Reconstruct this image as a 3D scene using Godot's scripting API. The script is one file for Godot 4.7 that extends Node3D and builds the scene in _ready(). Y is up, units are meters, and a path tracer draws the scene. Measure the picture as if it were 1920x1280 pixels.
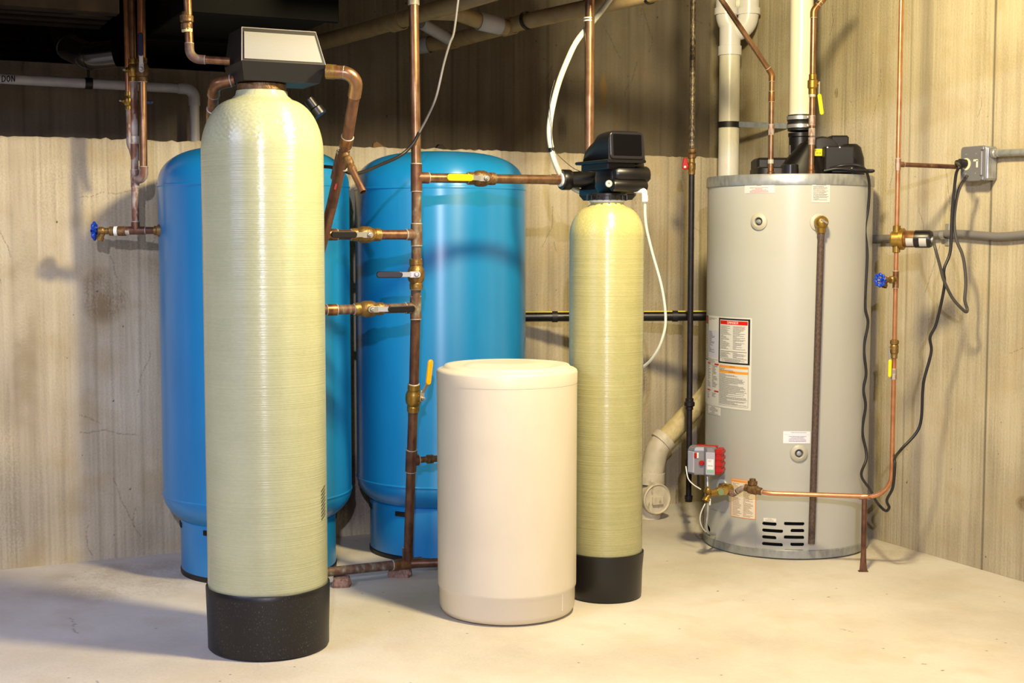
extends Node3D
# A basement corner with water treatment tanks and a water heater.
# World: y up, metres. Back wall face at z = 0, right wall face at x = 0, room at x < 0, z > 0.

const F := 2600.0                       # focal length in pixels of the 1920 x 1280 frame
const EYE := Vector3(-3.217, 1.04, 4.583)
const PITCH := 0.0735212
const YAW := 0.4520403
var cam_basis: Basis
var RT := Vector3(cos(YAW), 0, sin(YAW))      # to the right of the view, level
var FW := Vector3(sin(YAW), 0, -cos(YAW))     # along the view, level
var M := {}
var names := {}

func _ready() -> void:
	cam_basis = Basis.from_euler(Vector3(-PITCH, -YAW, 0))
	set_camera_and_light()
	make_materials()
	make_room()
	make_ceiling_things()
	make_blue_tanks()
	make_filter_tank()
	make_softener_tank()
	make_brine_tank()
	make_heater()
	make_left_pipes()
	make_manifold()
	make_heater_pipes()
	make_right_line()
	make_drains()
	make_small_things()

func set_camera_and_light() -> void:
	M.galv_plain = plain(Color(0.6, 0.6, 0.6), 0.5, 0.4)
	var c := Camera3D.new(); c.name = "camera"; add_child(c)
	c.transform = Transform3D(cam_basis, EYE)
	c.fov = rad_to_deg(2.0 * atan(640.0 / F)); c.near = 0.05; c.far = 60.0
	var e := Environment.new()
	e.background_mode = Environment.BG_COLOR; e.background_color = Color(0.01, 0.012, 0.016)
	e.tonemap_mode = Environment.TONE_MAPPER_LINEAR; e.tonemap_exposure = 0.82
	e.sdfgi_enabled = true; e.ssao_enabled = true; e.ssil_enabled = true
	var w := WorldEnvironment.new(); w.name = "environment"; w.environment = e; add_child(w)
	bulb(Vector3(-1.42, 2.13, 2.08), Color(1.0, 0.92, 0.71), 7.6, "warm glowing globe lamp in a white porcelain socket under the joists, nearest the tanks", 3.4)
	bulb(Vector3(-4.0, 2.18, 6.3), Color(0.90, 0.90, 1.0), 17.0, "bare frosted bulb in a white porcelain socket under the joists, behind the camera")
	tube_fixture(Vector3(-4.4, 2.1, 2.2), Color(0.76, 0.80, 1.0), 8.0)

func bulb(at: Vector3, col: Color, energy: float, label: String, big := 1.0) -> void:
	var t := thing("ceiling_light_bulb", label, "bulb", at + Vector3(0, 0.1, 0), "bulbs under the joists")
	var glow := StandardMaterial3D.new(); glow.albedo_color = Color(1, 0.97, 0.9); glow.emission_enabled = true
	glow.emission = col; glow.emission_energy_multiplier = 3.0
	var prof := []
	for p in [[0, -0.030], [0.012, -0.0275], [0.022, -0.0205], [0.0285, -0.0095], [0.030, 0.0], [0.0285, 0.0095], [0.022, 0.0205], [0.0125, 0.0275]]: prof.append(Vector2(p[0], p[1]) * big)
	part_lathe("glass_bulb", prof, at, Vector3.UP, glow, t, 24, 60)
	var y := 0.0275 * big
	part_lathe("socket", [Vector2(0.0125 * big, y), Vector2(0.03 + 0.0125 * (big - 1), y), Vector2(0.06, y + 0.02), Vector2(0.065, y + 0.04), Vector2(0, y + 0.04)], at, Vector3.UP, plain(Color(0.9, 0.9, 0.87), 0.3), t, 24)
	part_tube("stem", [at + Vector3(0, y + 0.04, 0), Vector3(at.x, 2.46, at.z)], 0.012, M.galv_plain, t)
	var l := OmniLight3D.new(); l.name = "bulb_light"; l.light_color = col; l.light_energy = energy; l.light_size = 0.03 * big
	l.omni_range = 14.0; l.omni_attenuation = 2.0; l.shadow_enabled = true; add_child(l); l.position = at

func tube_fixture(at: Vector3, col: Color, energy: float) -> void:
	var t := thing("fluorescent_light", "long white fluorescent shop light hanging left of the camera", "light", at, "")
	var s := Sh.new(); s.rbox(at + Vector3(0, 0.03, 0), Vector3(0.16, 0.05, 1.24), Basis(), 0.01)
	obj("housing", s, plain(Color(0.85, 0.86, 0.87), 0.4), t)
	var glow := StandardMaterial3D.new(); glow.albedo_color = Color(0.95, 0.97, 1); glow.emission_enabled = true
	glow.emission = col; glow.emission_energy_multiplier = 3.0
	for k in [-1, 1]:
		s = Sh.new(); s.tube([at + Vector3(0.04 * k, -0.012, -0.6), at + Vector3(0.04 * k, -0.012, 0.6)], 0.013, 12)
		obj("fluorescent_tube", s, glow, t)
	var l := AreaLight3D.new(); l.name = "fluorescent_light_area"; l.light_color = col; l.light_energy = energy
	l.area_size = Vector2(0.14, 1.2); l.shadow_enabled = true; l.area_range = 14.0; add_child(l)
	l.transform = Transform3D(Basis.from_euler(Vector3(-PI / 2, 0, 0)), at + Vector3(0, -0.03, 0))

# ---------------------------------------------------------------- pixels to points
func ray(px: float, py: float) -> Vector3:
	return cam_basis * Vector3((px - 960.0) / F, (640.0 - py) / F, -1.0)
func D(px: float, py: float, d: float) -> Vector3:        # at level distance d in front of the camera
	var r := ray(px, py); return EYE + r * (d / r.dot(FW))
func atX(px: float, py: float, x: float) -> Vector3:
	var r := ray(px, py); return EYE + r * ((x - EYE.x) / r.x)
func atY(px: float, py: float, y: float) -> Vector3:
	var r := ray(px, py); return EYE + r * ((y - EYE.y) / r.y)
func atZ(px: float, py: float, z: float) -> Vector3:
	var r := ray(px, py); return EYE + r * ((z - EYE.z) / r.z)
func dist(p: Vector3) -> float:
	return (p - EYE).dot(FW)
func hgt(py: float, p: Vector3) -> float:                 # the height over p that shows at pixel row py
	var t := (640.0 - py) / F; var c := cos(PITCH); var s := sin(PITCH)
	return EYE.y + dist(p) * (t * c - s) / (c + t * s)
func up_to(p: Vector3, py: float) -> Vector3:
	return Vector3(p.x, hgt(py, p), p.z)

# ---------------------------------------------------------------- shapes
class Sh:
	var v := PackedVector3Array()
	var n := PackedVector3Array()
	var u := PackedVector2Array()
	var ix := PackedInt32Array()
	func put(p: Vector3, nn: Vector3, uv := Vector2.ZERO) -> int:
		v.append(p); n.append(nn); u.append(uv); return v.size() - 1
	func flat(pts: Array, out: Vector3, uvs := []) -> void:       # a convex flat polygon facing out
		var nn: Vector3 = (pts[1] - pts[0]).cross(pts[2] - pts[0]).normalized()
		if nn.dot(out) < 0: nn = -nn
		var first := v.size()
		for k in pts.size(): put(pts[k], nn, uvs[k] if uvs.size() else Vector2.ZERO)
		for k in range(1, pts.size() - 1): ix.append_array([first, first + k, first + k + 1])
	func grid(rows: int, cols: int, first: int, skip := {}) -> void:
		for r in rows - 1:
			for c in cols - 1:
				if skip.has(r * cols + c): continue
				var a := first + r * cols + c
				ix.append_array([a, a + 1, a + cols + 1, a, a + cols + 1, a + cols])
	func lathe(prof: Array, base: Vector3, axis := Vector3.UP, seg := 40, sharp := 40.0) -> void:
		var w := axis.normalized()
		var e1 := Vector3(0, 0, 1)
		var e2 := Vector3(1, 0, 0)
		if w.dot(Vector3.UP) < 0.999:
			e1 = w.cross(Vector3.UP if absf(w.y) < 0.9 else Vector3.RIGHT).normalized(); e2 = w.cross(e1).normalized()
		var total := 0.0
		for k in range(1, prof.size()): total += (prof[k] - prof[k - 1]).length()
		var at := 0.0
		var nrm := []
		for k in range(1, prof.size()):
			var dd: Vector2 = (prof[k] - prof[k - 1]).normalized(); nrm.append(Vector2(dd.y, -dd.x))
		for k in range(1, prof.size()):
			var len: float = (prof[k] - prof[k - 1]).length()
			var na: Vector2 = nrm[k - 1]; var nb: Vector2 = nrm[k - 1]
			if k > 1 and absf(rad_to_deg(na.angle_to(nrm[k - 2]))) < sharp: na = (na + nrm[k - 2]).normalized()
			if k < nrm.size() and absf(rad_to_deg(nb.angle_to(nrm[k]))) < sharp: nb = (nb + nrm[k]).normalized()
			var first := v.size()
			for row in 2:
				var p: Vector2 = prof[k - 1 + row]; var q: Vector2 = na if row == 0 else nb
				for c in seg + 1:
					var a := TAU * c / seg
					var dir := e1 * cos(a) + e2 * sin(a)
					put(base + dir * p.x + w * p.y, dir * q.x + w * q.y, Vector2(float(c) / seg, 1.0 - (at + len * row) / total))
			grid(2, seg + 1, first)
			at += len
	func tube(path: Array, r: float, seg := 14, caps := true, radii := []) -> void:
		var cnt := path.size()
		var t: Vector3 = (path[1] - path[0]).normalized()
		var e1: Vector3 = t.cross(Vector3.UP if absf(t.y) < 0.9 else Vector3.RIGHT).normalized()
		var first := v.size(); var run := 0.0; var prev := t
		var e2 := Vector3.ZERO
		var ends := []
		for k in cnt:
			if k > 0: run += (path[k] - path[k - 1]).length()
			var tt: Vector3 = t
			if k == cnt - 1: tt = (path[k] - path[k - 1]).normalized()
			elif k > 0: tt = ((path[k + 1] - path[k]).normalized() + (path[k] - path[k - 1]).normalized()).normalized()
			var ax := prev.cross(tt)
			if ax.length() > 1e-6: e1 = e1.rotated(ax.normalized(), prev.angle_to(tt))
			e1 = (e1 - tt * e1.dot(tt)).normalized(); e2 = tt.cross(e1); prev = tt
			var rr: float = radii[k] if radii.size() else r
			for c in seg + 1:
				var a := TAU * c / seg
				var dir := e1 * cos(a) + e2 * sin(a)
				put(path[k] + dir * rr, dir, Vector2(float(c) / seg, run * 10.0))
			if caps and (k == 0 or k == cnt - 1):
				var pts := []
				for c in seg: pts.append(path[k] + (e1 * cos(TAU * c / seg) + e2 * sin(TAU * c / seg)) * rr)
				ends.append([pts, -tt if k == 0 else tt])
		grid(cnt, seg + 1, first)
		for e in ends: flat(e[0], e[1])
	func rbox(c: Vector3, s: Vector3, b := Basis(), bev := 0.0) -> void:
		var h := s * 0.5
		var P := func(sg: Vector3, k: int) -> Vector3:
			var q := Vector3(sg.x * (h.x - bev), sg.y * (h.y - bev), sg.z * (h.z - bev))
			q[k] = sg[k] * h[k]
			return c + b * q
		for k in 3:
			var i := (k + 1) % 3; var j := (k + 2) % 3
			for sg in [-1.0, 1.0]:
				var pts := []
				for q in [[-1, -1], [1, -1], [1, 1], [-1, 1]]:
					var w := Vector3(); w[k] = sg; w[i] = q[0]; w[j] = q[1]
					pts.append(P.call(w, k))
				var o := Vector3(); o[k] = sg
				flat(pts, b * o, [Vector2(0, 1), Vector2(1, 1), Vector2(1, 0), Vector2(0, 0)])
			if bev > 0.0:
				for sa in [-1.0, 1.0]:
					for sb in [-1.0, 1.0]:
						var w0 := Vector3(); w0[i] = sa; w0[j] = sb; w0[k] = -1
						var w1 := w0; w1[k] = 1
						flat([P.call(w0, i), P.call(w1, i), P.call(w1, j), P.call(w0, j)], b * Vector3(w0 + w1))
		if bev > 0.0:
			for x in [-1.0, 1.0]:
				for y in [-1.0, 1.0]:
					for z in [-1.0, 1.0]:
						var w := Vector3(x, y, z)
						flat([P.call(w, 0), P.call(w, 1), P.call(w, 2)], b * w)
	func prism(poly: PackedVector2Array, depth: float, xf: Transform3D, bev := 0.0, smooth := 30.0) -> void:
		# poly in the local xy plane, from local z = 0 to depth; edges of both caps bevelled
		var cnt := poly.size()
		var area := 0.0
		for k in cnt: area += poly[k].cross(poly[(k + 1) % cnt])
		var ring := poly
		if area < 0: ring = poly.duplicate(); ring.reverse()
		var en := []
		for k in cnt:
			var dd := (ring[(k + 1) % cnt] - ring[k]).normalized(); en.append(Vector2(dd.y, -dd.x))
		var inset := PackedVector2Array()
		for k in cnt:
			var m: Vector2 = (en[k] + en[(k + cnt - 1) % cnt])
			m = m / maxf(0.35, m.length_squared() * 0.5)
			inset.append(ring[k] - m * bev)
		for k in cnt:
			var k2 := (k + 1) % cnt
			var na: Vector2 = en[k]; var nb: Vector2 = en[k]
			var pv: Vector2 = en[(k + cnt - 1) % cnt]; var nx: Vector2 = en[k2]
			if absf(rad_to_deg(na.angle_to(pv))) < smooth: na = (na + pv).normalized()
			if absf(rad_to_deg(nb.angle_to(nx))) < smooth: nb = (nb + nx).normalized()
			var A := xf.basis * Vector3(na.x, na.y, 0); var B := xf.basis * Vector3(nb.x, nb.y, 0)
			var f := put(xf * Vector3(ring[k].x, ring[k].y, bev), A)
			put(xf * Vector3(ring[k2].x, ring[k2].y, bev), B)
			put(xf * Vector3(ring[k2].x, ring[k2].y, depth - bev), B)
			put(xf * Vector3(ring[k].x, ring[k].y, depth - bev), A)
			ix.append_array([f, f + 1, f + 2, f, f + 2, f + 3])
			if bev > 0.0:
				for e in 2:
					var z0 := bev if e == 0 else depth - bev; var z1 := 0.0 if e == 0 else depth
					var o := xf.basis * Vector3(0, 0, -1 if e == 0 else 1)
					f = put(xf * Vector3(ring[k].x, ring[k].y, z0), (A + o).normalized())
					put(xf * Vector3(ring[k2].x, ring[k2].y, z0), (B + o).normalized())
					put(xf * Vector3(inset[k2].x, inset[k2].y, z1), (B + o * 2).normalized())
					put(xf * Vector3(inset[k].x, inset[k].y, z1), (A + o * 2).normalized())
					ix.append_array([f, f + 1, f + 2, f, f + 2, f + 3])
		var lo := inset[0]; var hi := inset[0]
		for p in inset: lo = lo.min(p); hi = hi.max(p)
		var tri := Geometry2D.triangulate_polygon(inset)
		for e in 2:
			var f := v.size()
			for p in inset: put(xf * Vector3(p.x, p.y, 0.0 if e == 0 else depth), xf.basis * Vector3(0, 0, -1 if e == 0 else 1), Vector2((p.x - lo.x) / (hi.x - lo.x), 1.0 - (p.y - lo.y) / (hi.y - lo.y)))
			for t in tri: ix.append(f + t)
	func loft(rings: Array, smooth := true, caps := true) -> void:
		var rc := rings.size(); var cc: int = rings[0].size()
		var mid := []
		for r in rings:
			var s := Vector3()
			for p in r: s += p
			mid.append(s / cc)
		if smooth:
			var first := v.size()
			for r in rc:
				for c in cc + 1:
					var p: Vector3 = rings[r][c % cc]
					var dc: Vector3 = rings[r][(c + 1) % cc] - rings[r][(c + cc - 1) % cc]
					var dr: Vector3 = rings[mini(r + 1, rc - 1)][c % cc] - rings[maxi(r - 1, 0)][c % cc]
					var nn := dc.cross(dr).normalized()
					if nn.dot(p - mid[r]) < 0: nn = -nn
					put(p, nn, Vector2(float(c) / cc, 1.0 - float(r) / (rc - 1)))
			grid(rc, cc + 1, first)
		else:
			for r in rc - 1:
				for c in cc:
					var q := [rings[r][c], rings[r][(c + 1) % cc], rings[r + 1][(c + 1) % cc], rings[r + 1][c]]
					flat(q, (q[0] + q[1] + q[2] + q[3]) / 4.0 - (mid[r] + mid[r + 1]) / 2.0)
		if caps:
			flat(Array(rings[0]), mid[0] - mid[1]); flat(Array(rings[rc - 1]), mid[rc - 1] - mid[rc - 2])

func ellipse(c: Vector3, a: Vector3, b: Vector3, k := 24, power := 1.0) -> Array:
	var o := []
	for i in k:
		var t := TAU * i / k
		o.append(c + a * signf(cos(t)) * pow(absf(cos(t)), power) + b * signf(sin(t)) * pow(absf(sin(t)), power))
	return o
func fillet(p: Array, rad: float, steps := 7) -> Array:
	var o := [p[0]]
	for k in range(1, p.size() - 1):
		var a: Vector3 = (p[k - 1] - p[k]).normalized(); var b: Vector3 = (p[k + 1] - p[k]).normalized()
		var ang := a.angle_to(b)
		var cut := rad / tan(ang * 0.5)
		var A: Vector3 = p[k] + a * cut; var B: Vector3 = p[k] + b * cut
		var c: Vector3 = p[k] + (a + b).normalized() * (rad / sin(ang * 0.5))
		for s in steps + 1: o.append(c + (A - c).slerp(B - c, float(s) / steps))
	o.append(p[-1])
	return o
func curve(p: Array, per := 8) -> Array:                  # a smooth cable through points
	var o := []
	for k in p.size() - 1:
		var a: Vector3 = p[maxi(k - 1, 0)]; var d: Vector3 = p[mini(k + 2, p.size() - 1)]
		for s in per: o.append((p[k] as Vector3).cubic_interpolate(p[k + 1], a, d, float(s) / per))
	o.append(p[-1])
	return o
func look(n: Vector3, up := Vector3.UP) -> Basis:          # local z along n
	var z := n.normalized(); var x := up.cross(z).normalized()
	return Basis(x, z.cross(x), z)
func stadium(a: float, b: float, k := 8) -> PackedVector2Array:   # half length a, half width b, along x
	var o := PackedVector2Array()
	for i in k + 1: o.append(Vector2(a - b, 0) + Vector2.from_angle(-PI / 2 + PI * i / k) * b)
	for i in k + 1: o.append(Vector2(-a + b, 0) + Vector2.from_angle(PI / 2 + PI * i / k) * b)
	return o
func round_rect(w: float, h: float, r: float, k := 4) -> PackedVector2Array:
	var o := PackedVector2Array()
	for q in 4:
		var c := Vector2((w / 2 - r) * [1, -1, -1, 1][q], (h / 2 - r) * [1, 1, -1, -1][q])
		for i in k + 1: o.append(c + Vector2.from_angle(PI / 2 * q + PI / 2 * i / k) * r)
	return o

# ---------------------------------------------------------------- objects
func numbered(called: String) -> String:
	if not names.has(called):
		names[called] = 0; return called
	names[called] += 1
	return "%s_%03d" % [called, names[called]]
func thing(called: String, label: String, category: String, at := Vector3.ZERO, group := "") -> Node3D:
	var o := Node3D.new(); o.name = numbered(called); add_child(o); o.position = at
	o.set_meta("label", label); o.set_meta("category", category)
	if group: o.set_meta("group", group)
	return o
func obj(called: String, s: Sh, m: Material, parent: Node = null) -> MeshInstance3D:
	var o := MeshInstance3D.new()
	var off := Vector3.ZERO
	var p := parent
	while p != null and p != self:
		off += (p as Node3D).position; p = p.get_parent()
	if parent == null or parent == self:
		o.name = numbered(called); add_child(o)
	else:
		var k := 0; var nm := called
		while parent.has_node(NodePath(nm)):
			k += 1; nm = "%s_%03d" % [called, k]
		o.name = nm; parent.add_child(o, true)
	for i in s.v.size(): s.v[i] -= off
	for i in range(0, s.ix.size(), 3):
		var a := s.ix[i]; var b := s.ix[i + 1]; var c := s.ix[i + 2]
		if (s.v[b] - s.v[a]).cross(s.v[c] - s.v[a]).dot(s.n[a] + s.n[b] + s.n[c]) > 0:
			s.ix[i + 1] = c; s.ix[i + 2] = b
	var arr := []; arr.resize(Mesh.ARRAY_MAX)
	arr[Mesh.ARRAY_VERTEX] = s.v; arr[Mesh.ARRAY_NORMAL] = s.n; arr[Mesh.ARRAY_TEX_UV] = s.u; arr[Mesh.ARRAY_INDEX] = s.ix
	var mesh := ArrayMesh.new(); mesh.add_surface_from_arrays(Mesh.PRIMITIVE_TRIANGLES, arr)
	o.mesh = mesh; o.material_override = m
	return o
func tag(o: Node, label: String, category: String, group := "") -> Node:
	o.set_meta("label", label); o.set_meta("category", category)
	if group: o.set_meta("group", group)
	return o
func struct(called: String, s: Sh, m: Material, label: String, category: String) -> MeshInstance3D:
	var o := obj(called, s, m); o.set_meta("kind", "structure"); o.set_meta("label", label); o.set_meta("category", category)
	return o
func part_box(called: String, c: Vector3, s: Vector3, m: Material, parent: Node, b := Basis(), bev := 0.002) -> MeshInstance3D:
	var sh := Sh.new(); sh.rbox(c, s, b, bev); return obj(called, sh, m, parent)
func part_tube(called: String, path: Array, r: float, m: Material, parent: Node, seg := 14) -> MeshInstance3D:
	var sh := Sh.new(); sh.tube(path, r, seg); return obj(called, sh, m, parent)
func part_lathe(called: String, prof: Array, base: Vector3, axis: Vector3, m: Material, parent: Node, seg := 24, sharp := 40.0) -> MeshInstance3D:
	var sh := Sh.new(); sh.lathe(prof, base, axis, seg, sharp); return obj(called, sh, m, parent)

# ---------------------------------------------------------------- plumbing
func solder(part: Node, p: Vector3, dir: Vector3, r: float) -> void:
	var h := r * 0.16
	part_lathe("solder_joint", [Vector2(r * 0.9, -h), Vector2(r * 1.12, -h * 0.7), Vector2(r * 1.2, 0), Vector2(r * 1.12, h * 0.7), Vector2(r * 0.9, h)], p, dir, M.solder, part, 16, 80)
func coupling(parent: Node, p: Vector3, dir: Vector3, r: float, length: float, m: Material, called := "coupling") -> MeshInstance3D:
	dir = dir.normalized()
	var h := length / 2
	var o := part_lathe(called, [Vector2(r * 0.98, -h), Vector2(r * 1.14, -h), Vector2(r * 1.17, -h + r * 0.2), Vector2(r * 1.17, h - r * 0.2), Vector2(r * 1.14, h), Vector2(r * 0.98, h)], p, dir, m, parent, 18)
	for s in [-1, 1]: solder(o, p + dir * h * s, dir, r)
	return o
func run(parent: Node, pts: Array, r: float, m: Material, fit: Material, rad := 0.0, called := "pipe", joints := true) -> void:
	if rad == 0.0: rad = r * 2.2
	part_tube(called, fillet(pts, rad), r, m, parent, 18)
	if fit == null: return
	for k in range(1, pts.size() - 1):
		var a: Vector3 = (pts[k - 1] - pts[k]).normalized(); var b: Vector3 = (pts[k + 1] - pts[k]).normalized()
		var cut := rad / tan(a.angle_to(b) * 0.5) + r * 1.5
		var path := fillet([pts[k] + a * cut, pts[k], pts[k] + b * cut], rad, 8)
		var e := part_tube("elbow", path, r * 1.16, fit, parent, 18)
		if joints:
			solder(e, path[0], a, r); solder(e, path[-1], b, r)
func tee(parent: Node, p: Vector3, dir: Vector3, out: Vector3, r: float, m: Material, half := 2.6, branch := 2.6) -> MeshInstance3D:
	var s := Sh.new()
	dir = dir.normalized(); out = out.normalized()
	s.lathe([Vector2(r, -r * half), Vector2(r * 1.15, -r * half), Vector2(r * 1.15, r * half), Vector2(r, r * half)], p, dir, 18)
	s.lathe([Vector2(r * 1.15, 0), Vector2(r * 1.15, r * branch), Vector2(r, r * branch)], p, out, 18)
	var o := obj("tee", s, m, parent)
	for q in [-1, 1]: solder(o, p + dir * r * half * q, dir, r)
	solder(o, p + out * r * branch, out, r)
	return o
func ball_valve(parent: Node, p: Vector3, axis: Vector3, facing: Vector3, lever: Vector3, r: float, grip: Material, body: Material, tilt := 0.0, lever_len := 0.10) -> Node:
	axis = axis.normalized(); facing = facing.normalized(); lever = lever.normalized()
	var s := Sh.new()
	s.lathe([Vector2(r, -r * 3.0), Vector2(r * 1.28, -r * 3.0), Vector2(r * 1.32, -r * 1.9), Vector2(r * 1.2, -r * 1.7), Vector2(r * 1.55, -r * 1.2), Vector2(r * 1.68, -r * 0.6), Vector2(r * 1.68, r * 0.5), Vector2(r * 1.5, r * 1.1), Vector2(r * 1.22, r * 1.6), Vector2(r * 1.22, r * 1.75), Vector2(r * 1.32, r * 1.9), Vector2(r * 1.28, r * 3.0), Vector2(r, r * 3.0)], p, axis, 22, 30)
	s.lathe([Vector2(r * 0.75, r * 1.2), Vector2(r * 0.75, r * 2.0), Vector2(r * 0.5, r * 2.05), Vector2(r * 0.5, r * 2.5), Vector2(0, r * 2.5)], p, facing, 14)
	var o := obj("ball_valve", s, body, parent)
	solder(o, p - axis * r * 3.0, axis, r); solder(o, p + axis * r * 3.0, axis, r)
	var top := p + facing * r * 2.15
	var b := Basis(lever, facing.cross(lever), facing)
	var t := 0.003
	# a flat steel arm that steps outward, then the dipped vinyl grip
	s = Sh.new()
	s.prism(stadium(lever_len * 0.16, r * 0.62), t, Transform3D(b, top + lever * lever_len * 0.06), 0.0006)
	var rise := facing * r * (0.5 + tilt)
	s.rbox(top + lever * lever_len * 0.28 + rise * 0.5 + facing * t * 0.5, Vector3(lever_len * 0.3, r * 1.0, t), b * Basis(Vector3(0, 1, 0), -atan2(rise.length(), lever_len * 0.28)), 0.0006)
	obj("lever", s, M.zinc, o)
	s = Sh.new()
	s.prism(PackedVector2Array(stadium(lever_len * 0.33, r * 0.66)), 0.009, Transform3D(b, top + lever * lever_len * 0.68 + rise - facing * 0.003), 0.0022)
	obj("lever_grip", s, grip, o)
	part_lathe("lever_nut", [Vector2(r * 0.45, 0), Vector2(r * 0.45, r * 0.4), Vector2(r * 0.25, r * 0.45), Vector2(r * 0.25, r * 0.7), Vector2(0, r * 0.7)], top + facing * t, facing, M.zinc, o, 6)
	return o
func wheel_valve(parent: Node, p: Vector3, out: Vector3, r: float, length: float, wheel_r: float) -> void:
	# a hose drain: brass body out of a pipe, spout turned down, blue hand wheel at the end
	out = out.normalized()
	var s := Sh.new()
	s.lathe([Vector2(r * 0.9, 0), Vector2(r * 1.25, 0), Vector2(r * 1.25, length * 0.2), Vector2(r * 0.85, length * 0.25), Vector2(r * 0.85, length * 0.45), Vector2(r * 1.15, length * 0.55), Vector2(r * 1.15, length * 0.75), Vector2(r * 0.7, length * 0.82), Vector2(r * 0.35, length * 0.84), Vector2(r * 0.3, length), Vector2(0, length)], p, out, 16, 30)
	var q := p + out * length * 0.55
	var down := (Vector3.DOWN + out * 0.45).normalized()
	s.lathe([Vector2(r * 0.8, 0), Vector2(r * 0.8, r * 1.6), Vector2(r * 1.05, r * 1.6), Vector2(r * 1.05, r * 2.6), Vector2(r * 0.75, r * 2.6), Vector2(r * 0.75, r * 1.8), Vector2(0, r * 1.8)], q, down, 14)
	var o := obj("drain_valve", s, M.brass_dull, parent)
	var w := p + out * length
	var b := look(out)
	s = Sh.new()
	var path := []
	for i in 49:
		var a := TAU * i / 48
		var rr := wheel_r * (0.86 + 0.14 * cos(8 * a))
		path.append(w + b * Vector3(cos(a) * rr, sin(a) * rr, 0))
	s.tube(path, wheel_r * 0.2, 8, false)
	for i in 4: s.tube([w, w + b * (Vector3(cos(PI / 2 * i + 0.4), sin(PI / 2 * i + 0.4), 0) * wheel_r * 0.9)], wheel_r * 0.13, 8, false)
	s.lathe([Vector2(wheel_r * 0.3, -wheel_r * 0.3), Vector2(wheel_r * 0.3, wheel_r * 0.15), Vector2(0, wheel_r * 0.2)], w, out, 12)
	obj("hand_wheel", s, M.wheel_blue, o)
	part_lathe("wheel_screw", [Vector2(wheel_r * 0.16, 0), Vector2(wheel_r * 0.16, wheel_r * 0.3), Vector2(0, wheel_r * 0.34)], w, out, M.zinc, o, 10)

# ---------------------------------------------------------------- materials
func plain(c: Color, rough := 0.6, metal := 0.0, coat := 0.0) -> StandardMaterial3D:
	var m := StandardMaterial3D.new(); m.albedo_color = c; m.roughness = rough; m.metallic = metal
	if coat > 0.0: m.clearcoat_enabled = true; m.clearcoat = coat; m.clearcoat_roughness = 0.12
	return m
func noise(seed_: int, freq: float, oct := 4) -> FastNoiseLite:
	var f := FastNoiseLite.new(); f.seed = seed_; f.frequency = freq; f.fractal_octaves = oct
	f.noise_type = FastNoiseLite.TYPE_SIMPLEX_SMOOTH; return f
func mottled(stops: Array, seed_: int, freq: float, scale: float, rough: float, metal: float, bump := 0.0) -> StandardMaterial3D:
	var g := Gradient.new(); g.offsets = PackedFloat32Array(); g.colors = PackedColorArray()
	var off := PackedFloat32Array(); var col := PackedColorArray()
	for s in stops: off.append(s[0]); col.append(s[1])
	g.offsets = off; g.colors = col
	var t := NoiseTexture2D.new(); t.width = 256; t.height = 256; t.seamless = true; t.noise = noise(seed_, freq, 5); t.color_ramp = g
	var m := StandardMaterial3D.new(); m.albedo_texture = t; m.roughness = rough; m.metallic = metal
	m.uv1_triplanar = true; m.uv1_scale = Vector3(scale, scale * 0.45, scale)
	if bump > 0.0:
		var b := NoiseTexture2D.new(); b.width = 256; b.height = 256; b.seamless = true; b.noise = noise(seed_ + 7, freq * 2.0, 4); b.as_normal_map = true; b.bump_strength = 4.0
		m.normal_enabled = true; m.normal_texture = b; m.normal_scale = bump
	return m
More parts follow.
